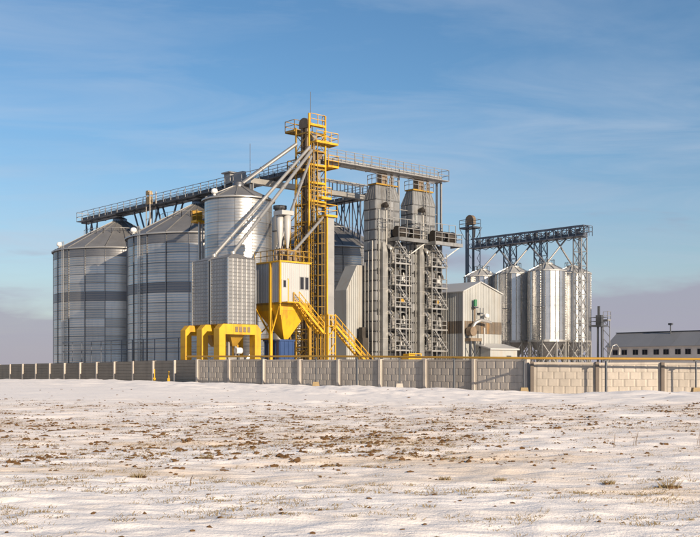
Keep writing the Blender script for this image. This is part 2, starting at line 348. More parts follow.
def silo(label, loc, R, H, rise, ns, rings, dark_rings, ladder_px=None, group=None, wallm='galv', cap_r=0.9, vents=True, seamgap=0.05, name='grain_silo'):
    root = thing(name, label, 'silo', loc, 0.0, group)
    facing = math.atan2(-loc[1], -loc[0])                          # angle towards the viewer's side
    da = 2 * math.pi / ns; rh = H / rings
    core = MB().lathe([(R - 0.09, 0), (R - 0.09, H)], 64); core.lathe([(R + 0.25, -0.3), (R + 0.25, 0.25), (R - 0.2, 0.25)], 64)
    part('inner_wall', core, 'seam', root)
    me_n = sheet_arc(R, da - seamgap / R, rh - seamgap, 5, 0.004).mesh('wall_sheet'); me_n.materials.append(MATS[wallm])
    me_d = me_n.copy(); me_d.materials.clear(); me_d.materials.append(MATS['galv_dark'])
    st = MB().box(R + 0.02, R + 0.09, -0.045, 0.045, 0, H).mesh('stiffener'); st.materials.append(MATS['steel_grey' if False else 'galv_dark'])
    for i in range(ns):
        a = (i + 0.5) * da; d = (a - facing + math.pi) % (2 * math.pi) - math.pi
        if abs(d) > 1.95: continue
        for k in range(rings):
            link('wall_sheet', me_d if k in dark_rings else me_n, root, (0, 0, k * rh + seamgap / 2), a)
        if ns >= 18: link('stiffener', st, root, (0, 0, 0), a - da / 2)
    # roof sectors with standing ribs
    rb = MB(); e = R + 0.28; c2 = cap_r; a = da / 2 - 0.004; zr = H + 0.05
    def P(r, an, dz=0): return (r * math.cos(an), r * math.sin(an), zr + rise * (e - r) / (e - c2) + dz)
    rb.add([P(e, -a), P(e, a), P(c2, a), P(c2, -a), P(e, -a, -.09), P(e, a, -.09)], [(0, 1, 2, 3), (4, 5, 1, 0)])
    for an in (-a,):
        wv = 0.07
        rb.add([P(e, an, .0), P(c2, an, .0), P(c2, an + .02, .1), P(e, an + wv / R, .1), P(e, an + 2 * wv / R, 0), P(c2, an + .05, 0)], [(0, 1, 2, 3), (3, 2, 5, 4)])
    rme = rb.mesh('roof_sheet'); rme.materials.append(MATS['roof_metal'])
    roof = part('roof', MB().lathe([(e - 0.05, zr - 0.06), (c2 - 0.05, zr + rise - 0.06)], 48).lathe([(R - 0.1, H - 0.02), (e - 0.05, zr - 0.06)], 48), 'seam', root)
    for i in range(ns): link('roof_sheet', rme, roof, (0, 0, 0), (i + 0.5) * da)
    part('roof_cap', MB().lathe([(c2 + .08, zr + rise - .1), (c2 + .08, zr + rise + .35), (c2 * .7, zr + rise + .55), (0.01, zr + rise + .6)], 20), 'galv_dark', root)
    ev = MB().lathe([(e + .02, zr - .14), (e + .06, zr - .02), (e - .1, zr + .06)], 64); part('eave_ring', ev, 'galv_light', root)
    if vents:
        for k, dv in enumerate((-1.33 if vents is True else -0.85,)):
            an = facing + dv; r = R * (0.93 if k in (0, 3) else 0.62); zz = zr + rise * (e - r) / (e - c2)
            qv = .8 if vents is True else .7
            vb = MB().lathe([(q_[0] * qv, zz + (q_[1] - zz) * qv) for q_ in [(.2, zz - .1), (.2, zz + .2), (.45, zz + .25), (.5, zz + .5), (.42, zz + .78), (.22, zz + .92), (.01, zz + .96)]], 14, (r * math.cos(an), r * math.sin(an)))
            part('roof_vent', vb, 'white_paint', root)
    if vents is True:
        hr = MB(); rr = R * 0.55; zz = zr + rise * (e - rr) / (e - c2)
        pts = [(rr * math.cos(facing + q), rr * math.sin(facing + q), zz) for q in np.linspace(-1.4, 1.4, 13)]
        railing(hr, pts, 0.7, 2.0, 0.025, ()); part('roof_rail', hr, 'steel_grey', root)
    if ladder_px is not None:
        an = None
        for k in range(400):
            q = facing - 1.5 + 3.0 * k / 399; X = loc[0] + R * math.cos(q); Y = loc[1] + R * math.sin(q)
            if abs(350 + F * X / Y - ladder_px) < 0.8: an = q; break
        if an is not None:
            o = Vector((math.cos(an), math.sin(an), 0)); s = Vector((-o.y, o.x, 0)); lb = MB()
            ladder(lb, o * (R + .22) + Vector((0, 0, .3)), o * (R + .22) + Vector((0, 0, H + 1)), o, s, 0.36, False, 0.04)
            part('ladder', lb, 'galv_light', root)
    return root
def silo_at(px, Z): return at(px, Z)
S1 = at(120, 143.6); S2 = at(200, 128.7)
silo('leftmost wide galvanized grain silo, at the far end of its row', S1, 8.8, 17.3, 4.5, 20, 15, (9, 14), 65, 'wide galvanized storage silos')
silo('wide galvanized grain silo half hidden behind the narrow bright silo', S2, 8.8, 17.3, 4.5, 20, 15, (9, 14), 141, 'wide galvanized storage silos')
S4 = Vector(S2) + Bv * 20
silo('wide grain silo seen in the gap between yellow tower and dryers', tuple(S4), 8.8, 17.3, 4.5, 20, 15, (9, 14), None, 'wide galvanized storage silos')
S3 = at(238.5, 108.0)
silo('narrow bright steel silo with conical roof under the slanting spouts', S3, 3.48, 18.9, 1.5, 12, 15, (), None, None, 'galv', 0.5, 'one', 0.03)

# ------------------------------------------------------------------ elevator tower (yellow)
TW = at(309, 110.0)
tw = thing('elevator_tower', 'tall yellow lattice bucket elevator tower with railed platforms', 'tower', TW, G)
TWX, TWY, TWH = 2.25, 2.2, 28.6
for (x, y) in ((0, 0), (TWX, 0), (0, TWY), (TWX, TWY)):
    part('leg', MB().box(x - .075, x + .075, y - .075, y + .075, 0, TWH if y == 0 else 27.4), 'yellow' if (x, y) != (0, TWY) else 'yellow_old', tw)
mbx = MB(); k = 0; z = 1.9
while z < 27.2:
    for (p, q) in (((0, 0), (TWX, 0)), ((0, TWY), (TWX, TWY)), ((0, 0), (0, TWY)), ((TWX, 0), (TWX, TWY))):
        mbx.bar((*p, z), (*q, z), 0.09, 0.14)
        a, b2 = (p, q) if k % 2 else (q, p)
        if z < 26: mbx.bar((*a, z), (*b2, z + 1.9), 0.06)
    z += 1.9; k += 1
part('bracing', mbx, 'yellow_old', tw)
# bucket elevator trunks inside the frame
for (x, y, wd, m_, zt) in ((0.35, 0.75, .34, 'steel_rust', 27.2), (0.35, 1.45, .34, 'steel_rust', 27.2), (1.0, 0.5, .3, 'steel_grey', 25.6), (1.0, 1.6, .3, 'steel_dark', 25.6), (1.75, 0.6, .36, 'steel_grey', 24), (1.75, 1.5, .36, 'steel_rust', 24)):
    mb = MB().box(x - wd / 2, x + wd / 2, y - wd / 2, y + wd / 2, 0, zt)
    zz = 1.2
    while zz < zt: mb.box(x - wd / 2 - .05, x + wd / 2 + .05, y - wd / 2 - .05, y + wd / 2 + .05, zz, zz + .06); zz += 2.0
    part('elevator_trunk', mb, m_, tw)
def head(x, y0, y1, z, m_):
    mb = MB(); yc = (y0 + y1) / 2; r = (y1 - y0) / 2
    poly = [(y0, z)] + [(yc - r * math.cos(q), z + .55 + r * .75 * math.sin(q)) for q in np.linspace(0, math.pi, 9)] + [(y1, z)]
    mb.prism(poly, x - .28, x + .28, 'x'); h = part('elevator_head', mb, m_, tw)
    mo = MB().tube([(x + .25, yc, z + .5), (x + .8, yc, z + .5)], .2, 12); part('motor', mo, 'steel_dark', h)
head(0.35, 0.4, 1.8, 27.2, 'steel_rust'); head(1.0, 0.2, 1.9, 25.6, 'steel_grey'); head(1.75, 0.3, 1.8, 24.0, 'steel_rust')
def platform(root, x0, x1, y0, y1, z, rails, m_='yellow', kick=0.22, rm=None):
    mb = MB().box(x0, x1, y0, y1, z - .06, z)
    for (a, b2) in (((x0, y0), (x1, y0)), ((x1, y0), (x1, y1)), ((x1, y1), (x0, y1)), ((x0, y1), (x0, y0))):
        mb.bar((*a, z - .06), (*b2, z - .06), 0.07, kick)
    pl = part('platform', mb, m_, root)
    rl = MB(); C = {'f': ((x0, y0), (x1, y0)), 'r': ((x1, y0), (x1, y1)), 'b': ((x1, y1), (x0, y1)), 'l': ((x0, y1), (x0, y0))}
    for ch in rails:
        a, b2 = C[ch]; railing(rl, [(*a, z), (*b2, z)], 1.1, 1.1, 0.028)
    if rl.v: part('railing', rl, rm or m_, pl)
    return pl
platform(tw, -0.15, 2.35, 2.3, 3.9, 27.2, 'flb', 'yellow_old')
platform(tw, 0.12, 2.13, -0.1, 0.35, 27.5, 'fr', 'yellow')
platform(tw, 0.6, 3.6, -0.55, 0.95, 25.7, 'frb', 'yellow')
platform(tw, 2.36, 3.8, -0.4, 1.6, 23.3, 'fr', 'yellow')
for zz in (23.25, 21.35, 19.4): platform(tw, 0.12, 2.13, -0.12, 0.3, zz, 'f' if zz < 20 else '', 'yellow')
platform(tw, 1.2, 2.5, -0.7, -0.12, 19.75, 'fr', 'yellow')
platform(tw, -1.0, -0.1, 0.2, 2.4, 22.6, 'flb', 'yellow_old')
lb = MB(); ladder(lb, (0.4, -0.16, 0.4), (0.4, -0.16, 25.4), (0, -1, 0), (1, 0, 0), 0.42, True, 0.03); part('ladder', lb, 'yellow_old', tw)
lb = MB(); ladder(lb, (-0.16, 1.3, 8.0), (-0.16, 1.3, 20.5), (-1, 0, 0), (0, 1, 0), 0.42, True, 0.03); part('ladder', lb, 'yellow_old', tw)
mb = MB().box(.75, 1.35, -.78, -.42, 0, 16.2); zz = 1.0
while zz < 16: mb.box(.68, 1.42, -.85, -.35, zz, zz + .08); zz += 1.5
part('elevator_trunk', mb, 'steel_dark', tw)
part('antenna', MB().tube([(0.3, 0.1, 28.4), (0.3, 0.1, 30.9)], 0.035, 6), 'steel_dark', tw)
# wide lower skirt frame left of the tower
mb = MB()
for (x, y) in ((-.6, 3.3), (2.3, 3.3), (-.6, 2.4)): mb.bar((x, y, 0), (x, y, 17.5), .14)
for k in range(9): mb.bar((-.6, 3.3, 1.5 + 1.9 * k), (-.6, 0.1, 1.5 + 1.9 * k), .08); mb.bar((-.6, 3.3, 1.5 + 1.9 * k), (2.3, 3.3, 1.5 + 1.9 * k), .08); mb.bar((-.6, 3.3, 1.5 + 1.9 * k), (-.6, 0.3, 3.4 + 1.9 * k), .06)
part('side_frame', mb, 'yellow_old', tw)

# clad shaft right of the tower, platform on top
sh = thing('clad_shaft', 'slim grey clad shaft with yellow railed platform on top, beside the yellow tower', 'shaft', at(327, 108.5), G)
mb = MB().box(0, 1.0, 0, 0.9, 0, 17.4)
for k in range(12): mb.box(-.02, 1.02, -.02, .92, 1.4 * k + .6, 1.4 * k + .64)
part('casing', mb, 'galv_light', sh)
lb = MB(); ladder(lb, (-.12, .45, .3), (-.12, .45, 17.4), (-1, 0, 0), (0, 1, 0), .42, True, .03); part('ladder', lb, 'yellow_old', sh)
part('corner_post', MB().box(-.06, .1, -.06, .1, 0, 17.4), 'yellow', sh)
platform(sh, -.35, 1.2, -.25, 1.2, 17.55, 'frlb', 'yellow')

# ------------------------------------------------------------------ spouts
def spout(label, p, q, r=0.17, m_='galv_light', bend=True):
    p = Vector(p); q = Vector(q)
    s = thing('grain_spout', label, 'spout', tuple(q), 0, 'spouts slanting down from the yellow tower')
    d = p - q; part('pipe', MB().tube([d, d * 0.02, Vector((0, 0, -0.45))], r, 12), m_, s)
    L = d.length
    for k in range(1, int(L / 3.0)):
        c = d * (k * 3.0 / L); part('flange', MB().tube([c - d.normalized() * .04, c + d.normalized() * .04], r + .05, 12), m_, s)
    return s
BN = at(228, 94.0)                                                # near corner of the square bins
TH = lambda x, y, z: loc2world(TW, x, y, z)
BX = lambda x, y, z: loc2world(BN, x, y, z)
spout('long dark spout from the tower top to the roof of the narrow silo', TH(-.1, 2.0, 25.6), (S3[0] + .25, S3[1], 20.75), .2, 'steel_grey')
spout('long grey spout ending on the farther square bin', TH(-.1, -.2, 24.9), BX(1.5, 4.5, 12.2), .17)
spout('long grey spout ending on the nearer square bin', TH(0.1, -.35, 24.6), BX(1.5, 1.4, 12.2), .17)
CB = at(280, 96.0)
spout('steep pale spout dropping from the tower to the control cabin roof', TH(-.1, -.5, 23.9), loc2world(CB, 1.2, 2.6, 11.95), .14)
spout('short pale spout crossing low from the clad shaft to the cabin roof', loc2world(at(327, 108.5), -.4, .2, 17.3), loc2world(CB, 2.5, 2.2, 11.95), .14)

# ------------------------------------------------------------------ galleries
def gallery_y(root, x, y0, y1, z, hgt=.75, wd=1.0, m_='steel_dark', rm='steel_grey', walk=True):
    part('conveyor_box', MB().box(x - wd / 2, x + wd / 2, y0, y1, z, z + hgt), m_, root)
    n = int((y1 - y0) / 2.5); fm_ = MB().box(x - wd / 2 - .05, x + wd / 2 + .05, -.05, .05, z - .05, z + hgt + .05).mesh('flange'); fm_.materials.append(MATS[m_])
    for k in range(n + 1): link('flange', fm_, root, (0, y0 + (y1 - y0) * k / n, 0))
    part('walkway', MB().box(x - wd / 2 - .85, x - wd / 2 - .02, y0, y1, z + .12, z + .2), m_, root)
    rl = MB(); railing(rl, [(x - wd / 2 - .82, y0, z + .2), (x - wd / 2 - .82, y1, z + .2), (x + wd / 2, y1, z + .2)], 1.25, 1.7, .03, (.6,))
    railing(rl, [(x + wd / 2, y0, z + hgt), (x + wd / 2, y1, z + hgt)], .9, 1.7, .028, (.45,))
    part('railing', rl, rm, root)
lg = thing('conveyor_gallery', 'long dark conveyor gallery running over the wide left silos', 'conveyor', TW, G)
gallery_y(lg, 1.73, 2.5, 53.5, 22.6, .8, 1.1)
def s_local(S): d = Vector(S) - Vector(TW); return d.dot(Bv), d.dot(Av)
tr = MB()
sx, sy = s_local(S1)
def vee(mb, x, y, z0, z1, wd=.9, spread=1.6):
    spread = 2.4
    for s in (-1, 1):
        mb.bar((x + s * wd / 2, y, z0), (x + s * wd / 2, y + spread, z1), .17); mb.bar((x + s * wd / 2, y, z0), (x + s * wd / 2, y - spread, z1), .17)
def trestle(mb, x, y, z0, z1, wd=1.0, spread=1.0):
    for s in (-1, 1):
        for q in (-1, 1): mb.bar((x + s * wd / 2, y + q * spread, z0), (x + s * wd / 2, y + q * spread, z1), .12)
        mb.bar((x + s * wd / 2, y - spread, z0), (x + s * wd / 2, y + spread, z1), .09); mb.bar((x + s * wd / 2, y + spread, z0), (x + s * wd / 2, y - spread, z1), .09)
def roofz(S, x, y):
    s = s_local(S); r = math.hypot(x - s[0], y - s[1]); return 17.35 + 4.5 * max(0, (9.08 - r)) / 8.18
for (S, offs) in ((S1, (-7.0, 8.2)), (S2, (-5.6, 7.0))):
    lx, ly = s_local(S)
    for o_ in offs:
        y = ly + o_; zb = min(roofz(S, 1.73, y - .8), roofz(S, 1.73, y + .8)) - .1
        mb = MB(); (trestle if abs(o_) > 8 else vee)(mb, 1.73, y, zb, 22.6, .9, .8 if abs(o_) > 8 else 1.5); part('trestle', mb, 'steel_blue', lg)
for (S, dy) in ((S1, 0), (S2, 0)):
    lx, ly = s_local(S); part('outlet_spout', MB().tube([(1.73, ly, 22.6), (lx, ly, 22.0)], .3, 12), 'steel_grey', lg)
# service stand with yellow box, between the two wide silos
mb = MB(); lx, ly = s_local(S2); yk = ly + 9.9
for s in (-.45, .45):
    for q in (-.45, .45): mb.bar((.7 + s, yk + q, 0), (.7 + s, yk + q, 24.6), .1)
for k in range(12): mb.bar((.25, yk - .45, 2 * k), (1.15, yk + .45, 2 * k + 2), .07); mb.bar((.25, yk - .45, 2 * k + 1), (.25, yk + .45, 2 * k + 1), .07)
part('support_tower', mb, 'concrete_post', lg)
part('junction_box', MB().box(.15, .6, yk - .5, yk + .2, 22.9, 23.9).box(.2, .8, yk - .1, yk + .5, 24.2, 24.7), 'block_yellow', lg)
part('antenna', MB().tube([(1.5, 12.6, 23.3), (1.5, 12.6, 27.6)], .03, 6), 'steel_dark', lg)
mb = MB().box(.9, 2.3, 15.8, 17.0, 23.4, 24.6).box(.6, 2.6, 15.5, 17.2, 24.6, 24.75).box(1.0, 1.5, 13.4, 15.2, 23.4, 24.5)
part('drive_station', mb, 'steel_grey', lg)
# lower gallery, pale, running to the dryers behind the tower
l2 = thing('conveyor_gallery', 'lower pale lattice conveyor gallery passing behind the yellow tower to the first dryer', 'conveyor', TW, G)
part('conveyor_box', MB().box(-3.5, 13.6, 5.6, 6.4, 21.55, 22.1), 'galv_light', l2)
mb = MB().box(2.75, 13.6, 5.55, 5.65, 23.1, 23.3).box(2.75, 13.6, 6.35, 6.45, 23.1, 23.3)
for k in range(10):
    x = 2.85 + k * 1.18
    for y in (5.6, 6.4): mb.bar((x, y, 22.1), (x, y, 23.1), .09)
part('side_truss', mb, 'galv_light', l2)
mb = MB(); mb.bar((-3.2, 6, 0), (-3.2, 6, 21.55), .25); mb.bar((-3.2, 5.6, 0), (-3.2, 5.6, 21.55), .12); part('support_post', mb, 'steel_grey', l2)
# upper gallery to the dryer tops
l3 = thing('conveyor_gallery', 'upper railed conveyor gallery from the yellow tower to the tops of both dryers', 'conveyor', TW, G)
part('conveyor_box', MB().box(2.45, 21.0, .6, 1.4, 23.75, 24.45), 'galv_light', l3)
fm = MB().box(0, .1, .55, 1.45, 23.7, 24.5).mesh('flange'); fm.materials.append(MATS['steel_grey'])
for k in range(9): link('flange', fm, l3, (2.6 + 2.25 * k, 0, 0))
part('walkway', MB().box(2.45, 21.4, -.25, .57, 23.85, 23.93), 'steel_grey', l3)
rl = MB(); railing(rl, [(2.5, -.22, 23.93), (21.35, -.22, 23.93), (21.35, 1.5, 23.93)], 1.25, 1.3, .028, (.6,)); railing(rl, [(2.5, 1.45, 24.45), (21.2, 1.45, 24.45)], .9, 1.3, .025, (.45,))
part('railing', rl, 'steel_grey', l3)
# rear gallery above the rear silo
RG = tuple(Vector(S4)); l4 = thing('conveyor_gallery', 'dark rear conveyor gallery above the silo in the gap left of the dryers', 'conveyor', RG, G)
gallery_y(l4, 0, -9, 1.5, 23.6, .7, 1.0)
for o_ in (-7.2, -4.0):
    zb = 17.35 + 4.5 * (9.08 - abs(o_) - .8) / 8.18 - .1; mb = MB(); trestle(mb, 0, o_, zb, 23.6, .9, .8); part('trestle', mb, 'steel_blue', l4)
part('outlet_spout', MB().tube([(0, 0, 23.6), (0, 0, 22.2)], .3, 12), 'steel_grey', l4)

# pipe frame in front of the wide silos
pr = thing('pipe_rack', 'thin dark pipe rack along the foot of the wide left silos', 'pipe rack', tuple(Vector(S2) - Bv * 10.3 - Av * 11.5), G)
for k in range(12): part('post', MB().box(-.04, .04, 2.5 * k - .04, 2.5 * k + .04, 0, 4.85), 'steel_blue', pr)
for z in (3.75, 4.85): part('rail', MB().tube([(0, -.3, z + .03), (0, 27.8, z + .03)], .04, 8), 'steel_blue', pr)
# yellow box platform at silo two
yb = thing('inspection_platform', 'small yellow railed platform on a post left of the narrow silo', 'platform', at(199.5, 112), G)
part('post', MB().box(-.1, .1, -.1, .1, 0, 17.4).box(.35, .45, -.05, .05, 0, 17.4), 'galv_light', yb)
platform(yb, -.7, .7, -.55, .55, 17.4, 'flrb', 'yellow')
part('back_panel', MB().box(-.6, .6, .45, .52, 17.5, 18.6), 'yellow_old', yb)

# ------------------------------------------------------------------ square bins on portal frames
def ribbed_panel(L, H, nu, nv, gap=.05, dep=.06):
    """panel in local xz, facing -y, made of raised cells on a back sheet"""
    mb = MB().box(0, L, 0, .03, 0, H)
    for i in range(nu):
        for j in range(nv):
            x0 = L * i / nu + gap / 2; x1 = L * (i + 1) / nu - gap / 2; z0 = H * j / nv + gap / 2; z1 = H * (j + 1) / nv - gap / 2
            c = .07
            mb.add([(x0, 0, z0), (x1, 0, z0), (x1, 0, z1), (x0, 0, z1), (x0 + c, -dep, z0 + c * .6), (x1 - c, -dep, z0 + c * .6), (x1 - c, -dep, z1 - c * .6), (x0 + c, -dep, z1 - c * .6)],
                   [(0, 1, 5, 4), (1, 2, 6, 5), (2, 3, 7, 6), (3, 0, 4, 7), (4, 5, 6, 7)])
    return mb
pf = ribbed_panel(3.0, 6.0, 6, 18, .03, .04).mesh('side_panel'); pf.materials.append(MATS['bin_metal'])
ps = ribbed_panel(2.7, 6.0, 6, 18, .03, .04).mesh('side_panel'); ps.materials.append(MATS['bin_metal'])
def bin_(label, y0):
    root = thing('square_bin', label, 'bin', loc2world(BN, 0, y0, 5.6), G, 'square ribbed bins on yellow portals')
    link('side_panel', pf, root, (0, 0, 0), 0); link('side_panel', ps, root, (0, 2.7, 0), -math.pi / 2)
    link('side_panel', pf, root, (3.0, 2.7, 0), math.pi); link('side_panel', ps, root, (3.0, 0, 0), math.pi / 2)
    part('roof', MB().frustum((-.05, 3.05, -.05, 2.75), 6.0, (1.15, 1.85, 1.0, 1.7), 6.5), 'roof_metal', root)
    part('inlet', MB().lathe([(.26, 6.45), (.26, 6.75)], 14, (1.5, 1.38)), 'galv_light', root)
    part('bottom_hopper', MB().frustum((.1, 2.9, .1, 2.6), .0, (1.3, 1.7, 1.15, 1.55), -2.0) if False else MB().frustum((1.3, 1.7, 1.15, 1.55), -2.0, (.15, 2.85, .15, 2.55), -.02), 'yellow_old', root)
    mb = MB()
    for (x, y) in ((-.02, -.02), (3.02, -.02), (-.02, 2.72), (3.02, 2.72)): mb.box(x - .07, x + .07, y - .07, y + .07, -.02, 6.0)
    part('corner_trim', mb, 'galv', root)
    return root
bin_('nearer square ribbed metal bin, its bright face toward the control cabin', 0.0)
bin_('farther square ribbed metal bin, darker, left of its twin', 3.1)
def portal(label, y0, vents):
    root = thing('portal_frame', label, 'frame', loc2world(BN, 0, y0), G, 'yellow portal frames under the bins')
    x0, x1, t_, ch = -1.0, 3.65, .68, .45
    prof = [(x0, 0), (x0 + t_, 0), (x0 + t_, 4.65), (x1 - t_, 4.65), (x1 - t_, 0), (x1, 0), (x1, 5.58 - ch), (x1 - ch, 5.58), (x0 + ch, 5.58), (x0, 5.58 - ch)]
    mb = MB()
    n = len(prof); v = [(u, 0, z) for u, z in prof] + [(u, .85, z) for u, z in prof]
    mb.add(v, [(i, (i + 1) % n, (i + 1) % n + n, i + n) for i in range(n)])
    for s in (0, n):
        mb.add(v, [tuple(s + q for q in ql) for ql in ((0, 1, 2, 9), (2, 3, 7, 8, 9), (3, 4, 5, 6), (3, 6, 7))])
    part('box_frame', mb, 'yellow', root)
    for z in (1.2, 2.4, 3.6):
        for a, b2 in ((x0 - .02, x0 + t_ + .02), (x1 - t_ - .02, x1 + .02)): part('flange', MB().box(a, b2, -.02, .87, z, z + .05), 'yellow', root)
    if vents:
        for k in range(4):
            x = .75 + k * .45; mb = MB().box(x, x + .3, -.03, .02, 4.85, 5.35)
            for q in range(3): mb.box(x, x + .3, -.06, -.03, 4.9 + .16 * q, 4.95 + .16 * q)
            part('vent_louvre', mb, 'steel_rust', root)
    return root
portal('nearest yellow portal frame with four vent louvres in its beam', -.06, True)
portal('middle yellow portal frame of the three under the square bins', 2.75, False)
portal('farthest yellow portal frame, leftmost under the square bins', 5.5, False)
ma = thing('screw_conveyor', 'pale machinery with posts and white drum under the square bins', 'machine', loc2world(BN, .6, 1.3), G)
part('post', MB().box(-.2, 0, 0, .2, 0, 4.4), 'galv_light', ma); part('post', MB().box(.35, .5, 0, .15, 0, 4.0), 'galv_light', ma)
part('drum', MB().tube([(1.3, .2, 3.2), (1.9, .2, 3.2)], .3, 14), 'white_paint', ma); part('trough', MB().box(-.4, 2.3, .3, .8, 2.2, 2.7).tube([(1.5, .5, 2.7), (1.5, .5, 3.6)], .15, 10), 'steel_grey', ma)
part('stand', MB().box(1.5, 1.7, .1, .3, 0, 3.0).box(-.3, -.2, .4, .6, 0, 2.2).box(2.1, 2.2, .4, .6, 0, 2.2), 'steel_dark', ma)

# ------------------------------------------------------------------ control cabin over loading hopper
cb = thing('loading_station', 'white clad control cabin on yellow frame above a yellow loading hopper', 'loading station', CB, G)
def ribbed_wall(L, H, pitch=.3, dep=.035):
    mb = MB(); n = max(1, int(round(L / pitch))); p_ = L / n; v = []; 
    prof = []
    for i in range(n):
        x = i * p_; prof += [(x, 0), (x + p_ * .55, 0), (x + p_ * .65, -dep), (x + p_ * .9, -dep)]
    prof.append((L, 0)); prof = prof + [(L, .05), (0, .05)]
    m_ = len(prof); v = [(x, y, 0) for x, y in prof] + [(x, y, H) for x, y in prof]
    mb.add(v, [(i, (i + 1) % m_, (i + 1) % m_ + m_, i + m_) for i in range(m_)]); mb.add(v, [tuple(range(m_)), tuple(range(m_, 2 * m_))]); return mb
CX, CY, C0, C1 = 3.5, 3.8, 7.7, 11.4
def clad_face(root, L, H, loc, rz, m_, sheets, pitch=.25):
    l = L / sheets; me_ = ribbed_wall(l - .015, H, pitch).mesh('cladding_sheet'); me_.materials.append(MATS[m_])
    for k in range(sheets):
        o = Vector(loc) + Matrix.Rotation(rz, 3, 'Z') @ Vector((k * l, 0, 0)); link('cladding_sheet', me_, root, tuple(o), rz)
clad_face(cb, CX, C1 - C0, (0, 0, C0), 0, 'cladding', 3); clad_face(cb, CY, C1 - C0, (0, CY, C0), -math.pi / 2, 'cladding', 3)
clad_face(cb, CX, C1 - C0, (CX, CY, C0), math.pi, 'cladding', 3); clad_face(cb, CY, C1 - C0, (CX, 0, C0), math.pi / 2, 'cladding', 3)
part('floor_slab', MB().box(.02, CX - .02, .02, CY - .02, C0 - .2, C0 + .1), 'yellow_old', cb)
part('roof', MB().box(-.15, CX + .15, -.15, CY + .15, C1, C1 + .14), 'yellow', cb)
rl = MB(); railing(rl, [(-.1, CY, C1 + .14), (-.1, -.1, C1 + .14), (CX + .1, -.1, C1 + .14), (CX + .1, CY, C1 + .14)], 1.0, 1.0, .03, (.5,)); part('roof_railing', rl, 'yellow_old', cb)
part('corner_post', MB().box(-.1, .08, -.1, .08, C0 - .1, C1), 'yellow', cb)
for (x0, x1, z0, z1) in ((2.35, 2.75, 9.0, 10.1), (2.98, 3.32, 9.0, 10.1), (.35, .62, 9.1, 9.7)):
    wn = part('window', MB().box(x0 - .05, x1 + .05, -.075, -.03, z0 - .05, z1 + .05), 'steel_grey', cb)
    part('pane', MB().box(x0, x1, -.085, -.06, z0, z1), 'glass_dark', wn)
dr = part('door', MB().box(.15, .85, -.07, -.02, C0 + .02, C0 + 2.1), 'cladding', cb); part('door_frame', MB().box(.85, .95, -.1, -.02, C0, C0 + 2.2), 'yellow', dr)
mb = MB().box(.05, CX - .05, .05, CY - .05, 6.95, C0 - .2)
part('hopper_collar', mb, 'yellow', cb)
part('hopper', MB().frustum((1.15, 1.65, .9, 1.4), 4.3, (.08, CX - .08, .08, CY - .08), 6.95), 'yellow', cb)
for (x, y) in ((-.02, 1.4), (0, CY), (CX, 0), (CX, CY), (-.02, .0)):
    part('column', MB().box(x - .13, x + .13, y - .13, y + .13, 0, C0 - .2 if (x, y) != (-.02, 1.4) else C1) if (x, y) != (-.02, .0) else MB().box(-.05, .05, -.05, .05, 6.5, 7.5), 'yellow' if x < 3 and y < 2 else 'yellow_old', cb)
mb = MB(); mb.bar((-.02, 1.4, 4.6), (-.02, .1, 7.3), .12); mb.bar((-.02, 1.4, 4.6), (-.02, CY, 7.3), .12); mb.bar((0, CY, 4.4), (CX, CY, 7.3), .1); mb.bar((CX, 0, 5.2), (CX - 1, 0, 7), .1)
mb.bar((0, CY, 4.3), (0, 1.4, 4.3), .12); mb.bar((CX, CY, 4.3), (CX, 0, 4.3), .12)
part('bracing', mb, 'yellow', cb)
# roof machinery on the cabin
for (x, y) in ((1.15, 1.5), (1.65, 1.0)):
    part('cyclone', MB().lathe([(.1, C1 + 1.3), (.34, C1 + 3.4), (.36, C1 + 4.5), (.02, C1 + 4.7)], 14, (x, y)), 'cladding', cb)
part('cyclone_box', MB().box(.7, 2.1, .6, 1.9, C1 + 4.55, C1 + 4.95), 'cladding', cb)
for (x, y) in ((1.15, 1.5), (1.65, 1.0)): part('cyclone_stand', MB().box(x - .15, x + .15, y - .15, y + .15, C1 + .14, C1 + 1.45), 'steel_rust', cb)
mb = MB()
for k in range(5): mb.bar((.3 + .7 * k, 1.0, C1 + .1), (.3 + .7 * k, 1.0, C1 + 1.3 + .3 * (k % 3)), .12)
mb.bar((.3, 1.0, C1 + 1.2), (3.1, 1.0, C1 + 1.2), .1); mb.box(1.8, 3.0, 1.2, 2.0, C1 + .14, C1 + .9)
part('roof_machinery', mb, 'steel_rust', cb)
# stair from cabin
def stair(root, p, q, wd, m_, n=None, rail=True, side=Vector((0, 1, 0)), rm=None):
    p = Vector(p); q = Vector(q); st = MB()
    for s in (0, wd): st.bar(p + side * s, q + side * s, .06, .22)
    part('stringers', st, m_, root)
    n = n or int(abs(q.z - p.z) / .22); tr_ = MB(); d = Vector((q.x - p.x, q.y - p.y, 0)).normalized()
    for k in range(n):
        c = p.lerp(q, (k + .5) / n); tr_.add([c - d * .12, c + d * .12, c + d * .12 + side * wd, c - d * .12 + side * wd, c - d * .12 + Vector((0, 0, .04)), c + d * .12 + Vector((0, 0, .04)), c + d * .12 + side * wd + Vector((0, 0, .04)), c - d * .12 + side * wd + Vector((0, 0, .04))],
            [(3, 2, 1, 0), (4, 5, 6, 7), (0, 1, 5, 4), (1, 2, 6, 5), (2, 3, 7, 6), (3, 0, 4, 7)])
    part('treads', tr_, m_, root)
    rl_ = MB(); railing(rl_, [p, q], 1.0, 1.1, .03, (.5,)); railing(rl_, [p + side * wd, q + side * wd], 1.0, 1.1, .03, (.5,)); part('handrail', rl_, rm or m_, root)
sr = thing('access_stair', 'yellow steel stair descending from the control cabin toward the shaft', 'stair', CB, G)
mb = MB().box(.1, 1.5, -1.0, -.08, 7.62, 7.7); part('landing', mb, 'yellow', sr)
stair(sr, (1.5, -.95, 7.66), (4.5, -.95, 4.9), .8, 'yellow')
